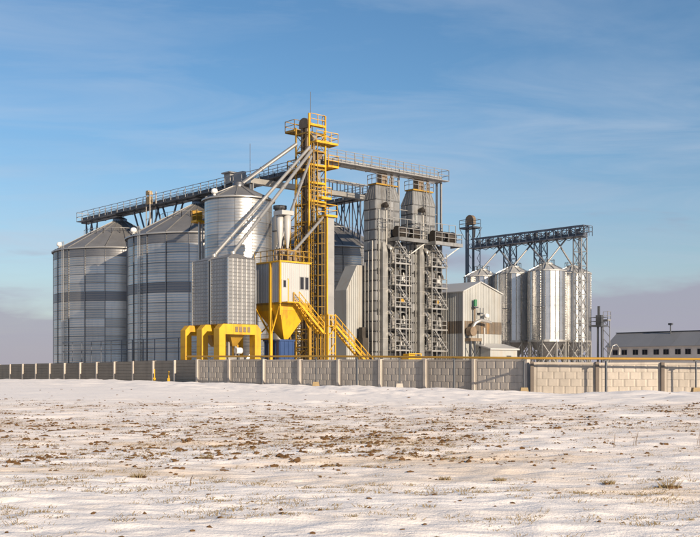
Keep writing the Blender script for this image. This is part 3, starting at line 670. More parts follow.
part('landing', MB().box(4.5, 5.6, -1.0, .4, 4.84, 4.92), 'yellow', sr)
mb = MB()
for (x, y) in ((4.6, -.9), (5.5, -.9), (4.6, .3), (5.5, .3)): mb.bar((x, y, 0), (x, y, 6.0), .1)
part('posts', mb, 'yellow_old', sr); rl = MB(); railing(rl, [(4.5, .35, 4.92), (5.6, .35, 4.92)], 1.0, .6, .03); part('railing', rl, 'yellow', sr)
st2 = thing('access_stair', 'yellow steel stair at the foot of the clad shaft, dropping to the right', 'stair', loc2world(CB, 5.7, -1.3), G)
stair(st2, (0, 0, 5.6), (6.4, 0, 0.1), .8, 'yellow', None, True, Vector((0, 1, 0)), 'yellow')
part('landing', MB().box(-1.0, 0, 0, 1.2, 5.52, 5.6), 'yellow', st2); mb = MB()
for (x, y) in ((-.95, .05), (-.05, .05), (-.95, 1.15), (-.05, 1.15)): mb.bar((x, y, 0), (x, y, 6.7), .1)
for z in (1.5, 3.0, 4.5): mb.bar((-.95, .05, z), (-.05, .05, z + 1.0), .07); mb.bar((-.95, .05, z), (-.05, .05, z), .07)
part('posts', mb, 'yellow', st2); rl = MB(); railing(rl, [(-1, 1.2, 5.6), (-1, 0, 5.6), (0, 0, 5.6)], 1.0, .6, .03); part('railing', rl, 'yellow', st2)
ft = thing('filter_tank', 'grey cylindrical filter tank with dark cap behind the cabin roof, left of the yellow tower', 'tank', at(280, 113.5), G)
part('shell', MB().lathe([(.95, 0), (.95, 17.9), (.6, 18.3)], 24), 'galv_light', ft); part('cap', MB().lathe([(.6, 18.2), (.6, 18.9), (.75, 18.95), (.75, 19.3), (.01, 19.4)], 16), 'steel_dark', ft)
mb = MB()
for k in range(8): mb.lathe([(.96, 2.2 * k + 1), (1.0, 2.2 * k + 1.03), (1.0, 2.2 * k + 1.1), (.96, 2.2 * k + 1.13)], 24)
part('hoops', mb, 'steel_dark', ft)
# blue tank under the hopper
bt = thing('blue_container', 'blue metal container standing under the yellow hopper', 'container', loc2world(CB, .35, .5), G)
mb = MB().box(0, 1.7, 0, 2.4, .5, 4.15); part('tub', mb, 'blue_paint', bt)
mb = MB()
for k in range(5): mb.box(-.05, 1.75, .55 * k + .05, .55 * k + .13, .5, 4.1)
for k in range(4): mb.box(.05 + .5 * k, .12 + .5 * k, -.05, 2.45, .5, 4.1)
part('ribs', mb, 'blue_paint', bt); part('rim', MB().box(-.08, 1.78, -.08, 2.48, 4.1, 4.25), 'blue_paint', bt)
mb = MB()
for (x, y) in ((.1, .1), (1.5, .1), (.1, 2.2), (1.5, 2.2)): mb.box(x, x + .12, y, y + .12, 0, .5)
part('feet', mb, 'steel_dark', bt)

# ------------------------------------------------------------------ dryers
PM = MB().frustum((.03, .91, -.0, .05), 0.03, (.03, .91, 0, .05), 1.06)
def cellpanel(w_, h_):
    c = .07; mb = MB(); mb.add([(0, 0, 0), (w_, 0, 0), (w_, 0, h_), (0, 0, h_), (c, -.07, c), (w_ - c, -.07, c), (w_ - c, -.07, h_ - c), (c, -.07, h_ - c)], [(0, 1, 5, 4), (1, 2, 6, 5), (2, 3, 7, 6), (3, 0, 4, 7), (4, 5, 6, 7)])
    return mb
def dryer(label, loc, chamber):
    DX, DY, DH, DT = 3.76, 2.1, 20.7, 22.3
    root = thing('grain_dryer', label, 'dryer', loc, G, 'tall grain dryers')
    part('core', MB().box(.04, DX - .04, .04, DY - .04, 0, DH), 'seam', root)
    nr = 18; h = DH / nr
    cm = cellpanel(DX / 4 - .07, h - .09).mesh('wall_panel'); cm.materials.append(MATS['dryer_metal'])
    cs = cellpanel(DY / 2 - .07, h - .09).mesh('wall_panel'); cs.materials.append(MATS['dryer_metal'])
    for j in range(nr):
        for i in range(4):
            link('wall_panel', cm, root, (DX / 4 * i + .015, .035, j * h + .015), 0)
            if i < 2: link('wall_panel', cs, root, (.035, DY - DY / 2 * i - .015, j * h + .015), -math.pi / 2); link('wall_panel', cs, root, (DX - .035, DY / 2 * i + .015, j * h + .015), math.pi / 2)
    part('top_hopper', MB().frustum((0, DX, 0, DY), DH, (0.05, 3.1, 0.1, 1.1), DT), 'dryer_metal', root)
    mb = MB()
    for k in range(9): mb.bar((.05 + k * .46, .0, DH), (.1 + k * .37, .08, DT), .06)
    for k in range(5): mb.bar((.0, .1 + k * .47, DH), (.05, .15 + k * .23, DT), .06)
    part('top_ribs', mb, 'dryer_metal', root)
    part('top_deck', MB().box(-.1, 3.3, -.15, 1.3, DT, DT + .15), 'yellow_old', root)
    rl = MB(); railing(rl, [(-.1, 1.3, DT + .15), (-.1, -.15, DT + .15), (3.3, -.15, DT + .15), (3.3, 1.3, DT + .15)], 1.0, .8, .028); part('railing', rl, 'steel_grey', root)
    part('inlet_head', MB().box(1.1, 1.9, .2, 1.0, DT + .15, 23.75).box(2.7, 2.95, .3, .5, DT + .15, 23.75), 'steel_rust', root)
    lb = MB(); ladder(lb, (1.9, -.12, 16.5), (1.9, -.12, 23.2), (0, -1, 0), (1, 0, 0), .45, True, .03); part('ladder', lb, 'galv_light', root)
    # pilaster duct on the left of the sunny face, with open hatches beside it
    part('air_duct', MB().box(.55, 1.35, -.55, -.06, 0, 14.6).frustum((.55, 1.35, -.55, -.06), 14.6, (.75, 1.25, -.3, -.06), 15.8), 'dryer_metal', root)
    mb = MB()
    for k in range(10): mb.box(.52, 1.38, -.58, -.05, 1.4 * k + .7, 1.4 * k + .76)
    part('duct_flanges', mb, 'galv_light', root)
    for z in (7.6, 12.2, 14.9): part('hatch', MB().box(.12, .45, -.12, -.02, z, z + .7), 'dark_hole', root)
    mb = MB()
    for x in (.3, 1.5): mb.tube([(x, -.16, 0), (x, -.16, 19.5)], .055, 8)
    for y in (.5, 1.1, 1.7): mb.tube([(-.12, y, 0), (-.12, y, 17.0 - 2 * y)], .06, 8)
    part('service_pipes', mb, 'galv_light', root)
    # fan levels
    for li, z in enumerate((4.6, 7.05, 9.5, 11.95, 14.4)):
        f = part('fan_housing', MB().prism([(2.75 + .66 * math.cos(q), z + .1 + .6 * math.sin(q)) for q in np.linspace(0, 2 * math.pi, 16, endpoint=False)], -.75, -.1, 'y'), 'fan_dark', root)
        part('inlet', MB().prism([(2.6 + .42 * math.cos(q), z + .4 * math.sin(q)) for q in np.linspace(0, 2 * math.pi, 16, endpoint=False)], -.9, -.74, 'y'), 'dark_hole', f)
        part('fan_motor', MB().tube([(2.6, -.88, z), (2.6, -1.35, z - .05)], .2, 10).bar((2.6, -1.1, z - .1), (2.6, -1.1, z - .95), .14), 'steel_grey', f)
        hd = MB(); nq = 11; A_ = np.linspace(-.12, math.pi + .12, nq); ys = (-.08, -.7, -1.2, -1.5); rr_ = (1.06, 1.06, .98, .8)
        v_ = [(2.8 + r_ * 1.0 * math.cos(q), y_, z + .2 + (r_ - .05) * .92 * math.sin(q)) for y_, r_ in zip(ys, rr_) for q in A_] + [(2.8 + (r_ - .06) * math.cos(q), y_, z + .2 + (r_ - .11) * .92 * math.sin(q)) for y_, r_ in zip(ys, rr_) for q in A_]
        hd.add(v_, [(i * nq + k, i * nq + k + 1, (i + 1) * nq + k + 1, (i + 1) * nq + k) for i in range(3) for k in range(nq - 1)] + [(4 * nq + i * nq + k, 4 * nq + i * nq + k + 1, 4 * nq + (i + 1) * nq + k + 1, 4 * nq + (i + 1) * nq + k) for i in range(3) for k in range(nq - 1)], True)
        hd.add(v_, [(3 * nq + k, 3 * nq + k + 1, 7 * nq + k + 1, 7 * nq + k) for k in range(nq - 1)])
        part('hood', hd, 'dryer_metal', root)
        el = [(1.62, -.1, z + 1.0), (1.62, -.55, z + .95), (1.64, -.85, z + .7), (1.68, -.95, z + .2), (1.72, -.95, z - .5), (1.85, -.8, z - .85)]
        part('elbow_duct', MB().tube(el, [.26, .27, .27, .24, .2, .2], 10), 'galv_light', root)
        pl = MB().box(1.3, 3.95, -1.75, -.06, z - 1.02, z - .96); pl.bar((1.3, -1.75, z - 1.0), (3.95, -1.75, z - 1.0), .06, .16); pl.bar((3.95, -1.75, z - 1.0), (3.95, -.06, z - 1.0), .06, .16)
        pp = part('platform', pl, 'galv_light', root)
        rl = MB(); railing(rl, [(1.35, -1.72, z - .95), (3.9, -1.72, z - .95), (3.9, -.1, z - .95)], 1.0, .85, .03, (.5,)); part('railing', rl, 'galv_light', pp)
        sg = li % 2
        fl = MB()
        for q in (0, .4): fl.bar((1.5 if sg else 3.7, -2.05 + q, z - .95), (3.7 if sg else 1.5, -2.05 + q, z + 1.45), .05, .12)
        for q in range(9):
            t_ = (q + .5) / 9; xx = (1.5 + 2.2 * t_) if sg else (3.7 - 2.2 * t_); fl.box(xx - .1, xx + .1, -2.05, -1.65, z - .95 + 2.4 * t_, z - .92 + 2.4 * t_)
        if li in (0, 2, 4): part('stair_flight', fl, 'steel_grey', root)
        cr = MB(); railing(cr, [(1.35, -.9, z - .95), (3.9, -.9, z - .95)], 1.0, .65, .022, (.35, .7)); part('inner_rail', cr, 'steel_grey', pp)
        part('branch_duct', MB().tube([(3.35, -.1, z + .9), (3.4, -.6, z + .95 + .2 * rnd.random()), (3.45, -.95, z + .5), (3.45, -1.0, z - .4 - .4 * rnd.random())], [.16, .17, .16, .13], 8), 'dryer_metal' if li % 2 else 'steel_grey', root)
        part('control_box', MB().box(2.0 + .5 * rnd.random(), 2.45 + .5 * rnd.random(), -1.62, -1.45, z - .5, z - .1 + .3 * rnd.random()), ('cladding', 'steel_grey', 'yellow_old')[li % 3], root)
    mb = MB()
    for x in (1.4, 2.2, 3.05, 3.85): mb.bar((x, -1.7, 0), (x, -1.7, 15.0), .09)
    for x in (1.45, 3.8): mb.bar((x, -.85, 0), (x, -.85, 15.0), .07)
    part('scaffold_posts', mb, 'galv_light', root)
    # top fans on the projecting deck
    d = MB().box(1.7, 6.3, -2.0, -.08, 16.2, 16.28); d.bar((1.7, -2.0, 16.15), (6.3, -2.0, 16.15), .1, .4); d.bar((6.3, -2.0, 16.15), (6.3, -.08, 16.15), .1, .4); d.bar((1.7, -2.0, 16.15), (1.7, -.08, 16.15), .1, .4)
    dd = part('fan_deck', d, 'dryer_metal', root)
    rl = MB(); railing(rl, [(.1, -.3, 17.3), (.1, -1.0, 17.3), (1.7, -1.0, 17.3)], 1.1, 1.0, .03); railing(rl, [(1.7, -1.95, 16.28), (6.25, -1.95, 16.28), (6.25, -.1, 16.28)], 1.15, 1.1, .03, (.6,)); railing(rl, [(1.7, -.95, 17.6), (6.25, -.95, 17.6)], 1.0, 1.1, .03, ()); part('railing', rl, 'galv_light', dd)
    for x in (2.7, 4.7):
        f = part('top_fan', MB().tube([(x - .6, -1.1, 17.05), (x + .75, -1.1, 17.05)], .66, 16).box(x - .4, x + .4, -1.7, -.5, 16.28, 16.5), 'fan_dark', root)
        part('fan_ring', MB().tube([(x + .7, -1.1, 17.05), (x + .82, -1.1, 17.05)], .72, 16), 'steel_dark', f)
    mb = MB().bar((6.2, -1.9, 16.1), (3.9, -.3, 14.0), .12).bar((1.8, -1.9, 16.1), (1.8, -.3, 14.4), .12); part('deck_brackets', mb, 'dryer_metal', root)
    mb = MB().bar((3.76, -.5, 0), (3.76, -.5, 16.0), .5); part('dark_gap_bar', mb, 'steel_dark', root)  # dark bar standing in for the deep shaded gap beside the dryer
    ub = MB().tube([(1.0, -.15, 20.0), (1.0, -.55, 20.1), (1.0, -.7, 19.8)], .28, 10); part('explosion_vent', ub, 'fan_dark', root)
    if chamber:
        part('heat_chamber', MB().prism([(-2.5, 0), (1.0, 0), (1.0, 13.3), (-.9, 13.3), (-2.5, 10.4)], 2.2, 4.2), 'cladding_tan', root)
        mb = MB()
        for k in range(8): mb.box(-2.4 + .32 * k, -2.33 + .32 * k, 2.12, 2.2, 0, min(13.3, 10.4 + max(0, .32 * k) * 1.8))
        part('chamber_ribs', mb, 'cladding_tan', root)
        part('burner', MB().box(-1.2, -.3, .9, 2.1, 0, 5.0).box(-1.0, -.5, 1.2, 1.8, 5.0, 6.2), 'fan_dark', root)
    return root
D1 = at(376, 117.0); D2 = at(413, 120.9)
dryer('left tall grain dryer, nearer the yellow tower, with stacked fans', D1, True)
dryer('right tall grain dryer beside the gabled building, with stacked fans', D2, False)
# legs carrying the upper gallery end
ge = thing('gallery_support', 'steel posts carrying the far right end of the upper gallery behind the dryer', 'support', loc2world(TW, 20.9, 1.0), G)
mb = MB()
for (x, y) in ((0, -.35), (0, .35), (-6.4, .35)): mb.bar((x, y, 0), (x, y, 23.75), .2)
part('posts', mb, 'steel_grey', ge)
part('cross_ties', MB().bar((0, -.35, 5), (0, .35, 5), .1).bar((0, -.35, 12), (0, .35, 12), .1).bar((-6.4, .35, 20), (0, .35, 20), .1), 'steel_grey', ge)
# small yellow machine before the dryers
ym = thing('yellow_loader', 'low yellow machine at the foot of the left dryer behind the wall', 'machine', loc2world(D1, 1.6, -3.6), G)
part('body', MB().box(0, 2.0, 0, 1.4, .6, 2.7).box(.3, 1.2, .2, 1.2, 2.7, 3.2), 'yellow', ym); mb = MB()
for x in (.4, 1.6): mb.tube([(x, -.1, .5), (x, .15, .5)], .5, 16); mb.tube([(x, 1.25, .5), (x, 1.5, .5)], .5, 16)
part('wheels', mb, 'steel_dark', ym); part('frame_rail', MB().bar((0, 0, 3.2), (2, 0, 3.2), .08).bar((.05, 0, 2.7), (.05, 0, 3.25), .08).bar((1.95, 0, 2.7), (1.95, 0, 3.25), .08), 'yellow', ym)

# ------------------------------------------------------------------ gabled building and annex
GB = at(463, 122.0, -.195); GS = 122.0 / 108.0
gb = thing('gabled_building', 'pale ribbed metal building with shallow gable and dark brown band', 'building', GB, G)
gb.scale = (GS, GS, GS)
GW, GD, GE, GR = 6.05, 6.0, 9.5, 10.6
part('frame_core', MB().prism([(.06, 0), (GW - .06, 0), (GW - .06, GE - .05), (GW / 2 - .4, GR - .1), (.06, GE - .05)], .06, GD - .06), 'seam', gb)
ns_ = 8; l = GW / ns_
def gtop(x):
    return GE + (GR - GE) * (x / (GW / 2 - .4) if x < GW / 2 - .4 else (GW - x) / (GW / 2 + .4))
for k in range(ns_):
    x0, x1 = k * l, (k + 1) * l - .012
    for (za, zb, mm) in ((0, 5.2, 'cladding_tan'), (5.2, 6.5, 'band_brown'), (6.5, None, 'cladding_tan')):
        mb = MB()
        for q in range(3):
            a = x0 + (x1 - x0) * q / 3; b2 = x0 + (x1 - x0) * (q + 1) / 3; c_ = a + (b2 - a) * .6
            for (u0, u1, dy) in ((a, c_, -.02), (c_, b2, -.06)):
                if zb: mb.box(u0, u1, dy, .05, za + .006, zb - .006)
                else:
                    t0, t1 = gtop(u0), gtop(u1); mb.prism([(u0, za), (u1, za), (u1, t1), (u0, t0)], dy, .05)
        part('cladding_sheet', mb, mm, gb)
nl = 8; l2_ = GD / nl
for (za, zb, mm) in ((0, 5.2, 'cladding_tan'), (5.2, 6.5, 'band_brown'), (6.5, GE, 'cladding_tan')):
    me_ = ribbed_wall(l2_ - .012, zb - za - .012, .25, .04).mesh('cladding_sheet'); me_.materials.append(MATS[mm])
    for k in range(nl): link('cladding_sheet', me_, gb, (0, GD - k * l2_, za), -math.pi / 2); link('cladding_sheet', me_, gb, (GW, k * l2_, za), math.pi / 2)
rf = MB(); xr = GW / 2 - .4
rf.prism([(-.15, GE - .02), (xr, GR + .04), (xr, GR + .14), (-.15, GE + .1)], -.2, GD + .2); part('roof_slope', rf, 'cladding', gb)
part('roof_slope', MB().prism([(xr + .01, GR + .04), (GW + .15, GE - .02), (GW + .15, GE + .1), (xr + .01, GR + .14)], -.2, GD + .2), 'cladding', gb)
part('corner_flashing', MB().box(-.09, .1, -.1, .05, 0, GE - .05), 'cladding', gb)
gm = part('green_motor', MB().tube([(1.45, -.4, 8.05), (1.45, -.4, 8.75)], .19, 12), 'green_paint', gb); part('bracket', MB().box(1.2, 1.7, -.6, -.06, 7.85, 8.0).box(2.1, 2.6, -.55, -.06, 7.3, 7.4).bar((2.1, -.5, 6.9), (2.1, -.5, 7.9), .06).bar((2.6, -.5, 6.9), (2.6, -.5, 7.9), .06), 'steel_dark', gm)
part('conduit', MB().tube([(1.45, -.3, 6.4), (1.45, -.3, 7.9)], .1, 8), 'steel_rust', gb)
part('extract_pipe', MB().tube([(.5, -.5, 4.6), (.5, -.7, 5.6), (.9, -.9, 6.3), (1.7, -.95, 6.6), (2.6, -.95, 6.5), (3.3, -.95, 6.4)], [.16, .18, .18, .18, .16, .14], 12), 'galv_light', gb)
part('fan_box', MB().tube([(.6, -.3, 5.4), (.6, -.95, 5.4)], .5, 14).box(.2, 1.9, -.9, -.08, 4.4, 4.7), 'steel_rust', gb)
part('flood_lamp', MB().lathe([(.02, 6.85), (.3, 6.95), (.3, 7.2), (.02, 7.35)], 12, (2.9, -.7)), 'white_paint', gb)
mb = MB()
for x in (.3, .9, 1.8): mb.bar((x, -.8, 0), (x, -.8, 4.5), .14)
mb.bar((.3, -.8, 1.5), (1.8, -.8, 4.0), .08); mb.bar((1.8, -.8, 1.5), (.3, -.8, 4.0), .08); part('fan_stand', mb, 'steel_dark', gb)
part('downpipe', MB().tube([(2.2, -1.0, .2), (2.2, -1.0, 5.8)], .08, 8), 'cladding', gb)
an = thing('annex_shed', 'low cream lean-to shed in front of the gabled building', 'shed', loc2world(GB, 1.75 * GS, -2.2 * GS), G); an.scale = (GS, GS, GS)
part('walls', MB().prism([(0, 0), (2.0, 0), (2.0, 4.0), (0, 3.5)], .0, 4.3, 'x'), 'cladding_tan', an)
part('roof', MB().prism([(-.2, 3.5), (2.05, 4.06), (2.05, 4.2), (-.2, 3.64)], -.2, 4.5, 'x'), 'cladding', an)
part('side_door', MB().box(.5, 1.5, -.04, 0, 0, 2.2), 'steel_grey', an); part('base_rim', MB().box(2.6, 3.3, -.05, 0, 2.3, 2.9), 'steel_dark', an)

# ------------------------------------------------------------------ right hopper silos
SC = Vector(at(547, 137.0))
def hopper_silo(label, loc, lad=True):
    R, z0, z1, za = 2.45, 5.2, 14.3, 15.3
    root = thing('hopper_silo', label, 'silo', tuple(loc), G, 'slim bright hopper silos on legs')
    n = 24; mb = MB(); nr = 8; h = (z1 - z0) / nr; prof = []
    for k in range(nr): prof += [(R, z0 + k * h + .03), (R, z0 + (k + 1) * h - .03), (R - .05, z0 + (k + 1) * h - .02), (R - .05, z0 + (k + 1) * h + .02)]
    mb.lathe(prof[:-1], n, (0, 0), False, .05); part('barrel', mb, 'galv_bright', root)
    st = MB()
    for k in range(n):
        a = .05 + 2 * math.pi * k / n; st.bar((R * 1.01 * math.cos(a), R * 1.01 * math.sin(a), z0), (R * 1.01 * math.cos(a), R * 1.01 * math.sin(a), z1), .07)
    part('stiffeners', st, 'galv', root)
    part('roof', MB().lathe([(R + .15, z1 - .02), (R + .15, z1 + .08), (.75, za - .1), (.75, za + .12), (.6, za + .2), (.01, za + .25)], n, (0, 0), False), 'cladding', root)
    rr = MB()
    for k in range(12):
        a = 2 * math.pi * k / 12; rr.bar((2.5 * math.cos(a), 2.5 * math.sin(a), z1 + .16), (.75 * math.cos(a), .75 * math.sin(a), za), .06)
    part('roof_ribs', rr, 'galv', root)
    rl = MB(); railing(rl, [((R + .05) * math.cos(q), (R + .05) * math.sin(q), z1 + .05) if False else (1.0 * math.cos(q), 1.0 * math.sin(q), za - .15) for q in np.linspace(0, 2 * math.pi, 9)], .7, 1.0, .022, ()); part('roof_rail', rl, 'steel_dark', root)
    part('cone', MB().lathe([(R - .05, z0), (.25, 2.6), (.25, 2.2)], n, (0, 0), False), 'galv_dark', root)
    ri = MB().lathe([(R + .1, z0 - .15), (R + .1, z0 + .12), (R - .1, z0 + .12), (R - .1, z0 - .15), (R + .1, z0 - .15)], n, (0, 0), False); part('ring_beam', ri, 'galv_light', root)
    for k in range(8):
        a = 2 * math.pi * (k + .5) / 8; part('leg', MB().bar((R * math.cos(a), R * math.sin(a), 0), (R * math.cos(a), R * math.sin(a), z0), .2), 'galv_light', root)
    xb = MB()
    for k in range(8):
        a = 2 * math.pi * (k + .5) / 8; b2 = a + 2 * math.pi / 8; P = lambda q, z: (R * math.cos(q), R * math.sin(q), z)
        xb.bar(P(a, 2.2), P(b2, 5.0), .09); xb.bar(P(b2, 2.2), P(a, 5.0), .09); xb.bar(P(a, 2.2), P(b2, 2.2), .09)
    part('leg_bracing', xb, 'galv_light', root)
    if lad:
        a = math.atan2(-loc[1], -loc[0]) - G - .3; o = Vector((math.cos(a), math.sin(a), 0)); s = Vector((-o.y, o.x, 0)); lb = MB(); ladder(lb, o * (R + .2) + Vector((0, 0, .3)), o * (R + .2) + Vector((0, 0, z1 + .9)), o, s, .5, True, .03); part('ladder', lb, 'steel_dark', root)
        pm = MB().box(-.5, .5, -.4, .4, 0, .06); pl = part('ladder_landing', pm, 'steel_dark', root, tuple(o * (R + .75) + Vector((0, 0, 9.5))), a + math.pi / 2)
    return root
hopper_silo('slim hopper silo with the brightest highlight, nearest of the right row', SC)
hopper_silo('slim dark hopper silo just right of the gabled building', SC + Av * 5.65)
hopper_silo('slim hopper silo mostly hidden behind the gabled building roof', SC + Av * 11.3, False)
hopper_silo('rightmost slim hopper silo, behind the lattice support', SC + Bv * 5.5, False)
rg = thing('conveyor_gallery', 'dark blue conveyor gallery on lattice supports above the right silos', 'conveyor', tuple(SC + Bv * 2.75), G)
z0 = 18.75
part('conveyor_box', MB().box(-.35, .35, -4.2, 15.4, z0, z0 + .55), 'steel_blue', rg); 
for xx in (-.45, .45):
    tb = MB(); tb.bar((xx, -4.2, z0 + 1.5), (xx, 15.4, z0 + 1.5), .13); tb.bar((xx, -4.2, z0 + .62), (xx, 15.4, z0 + .62), .1)
    for k in range(14):
        ya = -4.2 + 1.4 * k; tb.bar((xx, ya, z0 + .6), (xx, ya, z0 + 1.5), .09); tb.bar((xx, ya, z0 + (.6 if k % 2 else 1.5)), (xx, ya + 1.4, z0 + (1.5 if k % 2 else .6)), .08)
    part('side_truss', tb, 'steel_blue', rg)
part('walkway', MB().box(-1.2, -.4, -4.6, 15.4, z0 + .05, z0 + .13), 'steel_blue', rg)
rl = MB(); railing(rl, [(-1.17, -4.6, z0 + .13), (-1.17, 15.4, z0 + .13)], 1.15, 1.2, .03, (.55,)); railing(rl, [(.8, -4.6, z0 + .13), (.8, 15.4, z0 + .13)], 1.15, 1.2, .03, (.55,)); railing(rl, [(-1.17, -4.6, z0 + .13), (.8, -4.6, z0 + .13)], 1.3, .6, .03, (.6,)); part('railing', rl, 'steel_blue', rg)
for k in range(11):
    y = -3.4 + k * 1.75 + rnd.uniform(-.35, .35); hh = .12 + .4 * rnd.random(); wd = .15 + .12 * rnd.random(); mb = MB().box(-wd, wd, y, y + .2 + .35 * rnd.random(), z0 + .55, z0 + .8 + hh)
    gd_ = part('gate_drive', mb, 'steel_dark', rg)
    if k % 3 == 0: part('motor', MB().tube([(0, y - .3, z0 + 1.0), (0, y + .5, z0 + 1.0)], .13, 8), 'steel_dark', gd_)
fes = MB()
for k in range(26):
    y = -4 + k * .72; sg = .3 * (k % 2); fes.bar((-.5, y, z0 - .03 - sg), (-.5, y + .72, z0 - .03 - .3 + sg), .07)
part('cable_tray', fes, 'steel_dark', rg)
for yy in (-3.26, 3.2, 8.54):
    mb = MB(); hw = .62
    for s in (-hw, hw):
        for q in (-hw, hw): mb.bar((s, yy + q, 0), (s, yy + q, z0), .13)
    nb = 10; hh = z0 / nb
    for k in range(nb):
        za_, zb_ = k * hh, (k + 1) * hh
        for s in (-hw, hw):
            mb.bar((s, yy - hw, za_), (s, yy + hw, zb_), .06); mb.bar((s, yy - hw, zb_), (s, yy + hw, zb_), .06); mb.bar((-hw, yy + s, zb_), (hw, yy + s, za_), .06); mb.bar((-hw, yy + s, zb_), (hw, yy + s, zb_), .06)
            mb.bar((s, yy + hw, za_), (s, yy - hw, zb_), .05)
    part('lattice_support', mb, 'steel_grey' if yy < 0 else 'steel_blue', rg)
for (y0, z_, tx, ty, tz) in ((-1.0, z0, -2.75, 0, 15.5), (.6, z0, 2.75, 0, 15.5), (4.6, z0, -2.75, 5.65, 15.5), (5.4, z0, -2.75, .3, 15.5), (10.0, z0, -2.75, 11.3, 15.5), (10.8, z0, -2.75, 5.9, 15.5)):
    part('spout', MB().tube([(0, y0, z_), (tx, ty, tz)], .12, 8), 'steel_grey', rg)
et = thing('elevator_tower', 'slim dark bucket elevator with railed head at the left end of the right gallery', 'tower', tuple(SC + Bv * 2.75 + Av * 16.0), G)
part('trunk', MB().box(-.2, .2, .35, .75, 0, 22.6), 'steel_blue', et); part('trunk', MB().box(-.12, .12, -.75, -.5, 0, 22.6), 'steel_dark', et)
mb = MB()
for k in range(14): mb.bar((-.3, -.5, 1 + 1.5 * k), (-.3, .1, 1.75 + 1.5 * k), .06); mb.bar((.35, -1.05, 1 + 1.5 * k), (.35, -1.6, 1.75 + 1.5 * k), .05); mb.bar((.35, -1.6, 1.75 + 1.5 * k), (.35, -1.05, 2.5 + 1.5 * k), .05)
mb.bar((.35, -1.6, 0), (.35, -1.6, 22), .08); part('bracing', mb, 'steel_blue', et)
platform(et, -.8, .8, -1.3, 1.3, 22.0, 'flrb', 'steel_dark')
part('head', MB().prism([(-.85, 22.4)] + [(-.1 - .75 * math.cos(q), 23.1 + .7 * math.sin(q)) for q in np.linspace(0, math.pi, 9)] + [(.65, 22.4)], -.3, .3, 'x'), 'steel_rust', et)
mb = MB().bar((0, -1.0, 22), (0, -.9, 20.5), .1).bar((-.9, 1.3, 22), (-.3, .7, 20.3), .08).bar((.9, -1.5, 22), (.3, -.9, 20.3), .08); part('brackets', mb, 'steel_dark', et)
# small elevator right of the silos
ms = thing('small_elevator', 'short dark elevator mast with cage platform right of the slim silos', 'mast', at(598.5, 139.0), G)
part('mast', MB().box(-.1, .1, .0, .2, 0, 7.2).box(-.1, .1, -.6, -.42, 0, 7.2), 'steel_dark', ms)
platform(ms, -.75, .75, -.9, .7, 7.3, 'flrb', 'steel_dark'); part('head', MB().box(-.2, .2, -.55, .3, 7.36, 8.7).box(-.1, .1, -.2, .1, 8.7, 9.9), 'steel_dark', ms)
platform(ms, .75, 1.5, -.9, .3, 9.1 - 1.0, 'fr', 'steel_grey')
mb = MB().bar((1.4, -.8, 0), (1.4, -.8, 8.1), .08).bar((1.4, .2, 0), (1.4, .2, 8.1), .08)
for k in range(6): mb.bar((1.4, -.8, 1 + k * 1.2), (1.4, .2, 2 + k * 1.2), .06)
part('frame', mb, 'steel_grey', ms); part('goose_pipe', MB().tube([(.4, -1.0, 2.0), (.9, -1.6, 4.6), (1.5, -1.8, 4.8), (1.9, -2.0, 4.2), (1.9, -2.0, 3.4)], .1, 8), 'galv_light', ms)

# ------------------------------------------------------------------ long shed on the right
SH = at(607, 160.0)
sd = thing('long_shed', 'long low white shed with grey metal roof and paired dark windows', 'shed', SH, G)
SL = 34.0
# runs along local -y (nearer, to the right); front wall is local -x... faces local -x? front face at x = 0
part('wall', MB().box(0, 5.2, -SL, 0, 0, 4.85), 'brick_white', sd)
for k in range(9):
    y1 = -SL * k / 9; y0_ = -SL * (k + 1) / 9
    part('roof_sheet', MB().prism([(-.5, 4.75), (6.0, 7.25), (6.0, 7.35), (-.5, 4.87)], y0_ + .02, y1, 'y') if False else MB().add([(-.5, y0_ + .02, 4.8), (-.5, y1, 4.8), (2.6, y1, 6.95), (2.6, y0_ + .02, 6.95), (-.5, y0_ + .02, 4.9), (-.5, y1, 4.9), (2.6, y1, 7.05), (2.6, y0_ + .02, 7.05)], [(3, 2, 1, 0), (4, 5, 6, 7), (0, 1, 5, 4), (1, 2, 6, 5), (2, 3, 7, 6), (3, 0, 4, 7)]), 'roof_shed', sd)
part('roof_back', MB().add([(2.62, -SL, 6.95), (2.62, 0, 6.95), (5.7, 0, 4.8), (5.7, -SL, 4.8), (2.62, -SL, 7.05), (2.62, 0, 7.05), (5.7, 0, 4.9), (5.7, -SL, 4.9)], [(3, 2, 1, 0), (4, 5, 6, 7), (0, 1, 5, 4), (1, 2, 6, 5), (2, 3, 7, 6), (3, 0, 4, 7)]), 'roof_shed', sd)
part('ridge_cap', MB().box(2.45, 2.77, -SL, .1, 7.03, 7.15), 'steel_dark', sd)
part('gable_end', MB().prism([(.05, 4.85), (5.15, 4.85), (2.6, 6.9)], -.25, -.05, 'y'), 'brick_white', sd)
y = -1.0
for k in range(9):
    for dy in (0, 1.62):
        wn = part('window', MB().box(-.06, .02, y - dy - 1.05, y - dy, 3.55, 4.45), 'brick_white', sd); part('pane', MB().box(-.09, -.05, y - dy - .97, y - dy - .08, 3.62, 4.38), 'glass_dark', wn)
        part('mullion', MB().box(-.11, -.08, y - dy - .55, y - dy - .5, 3.62, 4.38), 'band_brown', wn)
    y -= 3.55
part('flue', MB().tube([(2.2, -9.6, 6.6), (2.2, -9.6, 8.0)], .1, 8).box(2.0, 2.4, -9.9, -9.3, 8.0, 8.3), 'steel_dark', sd)

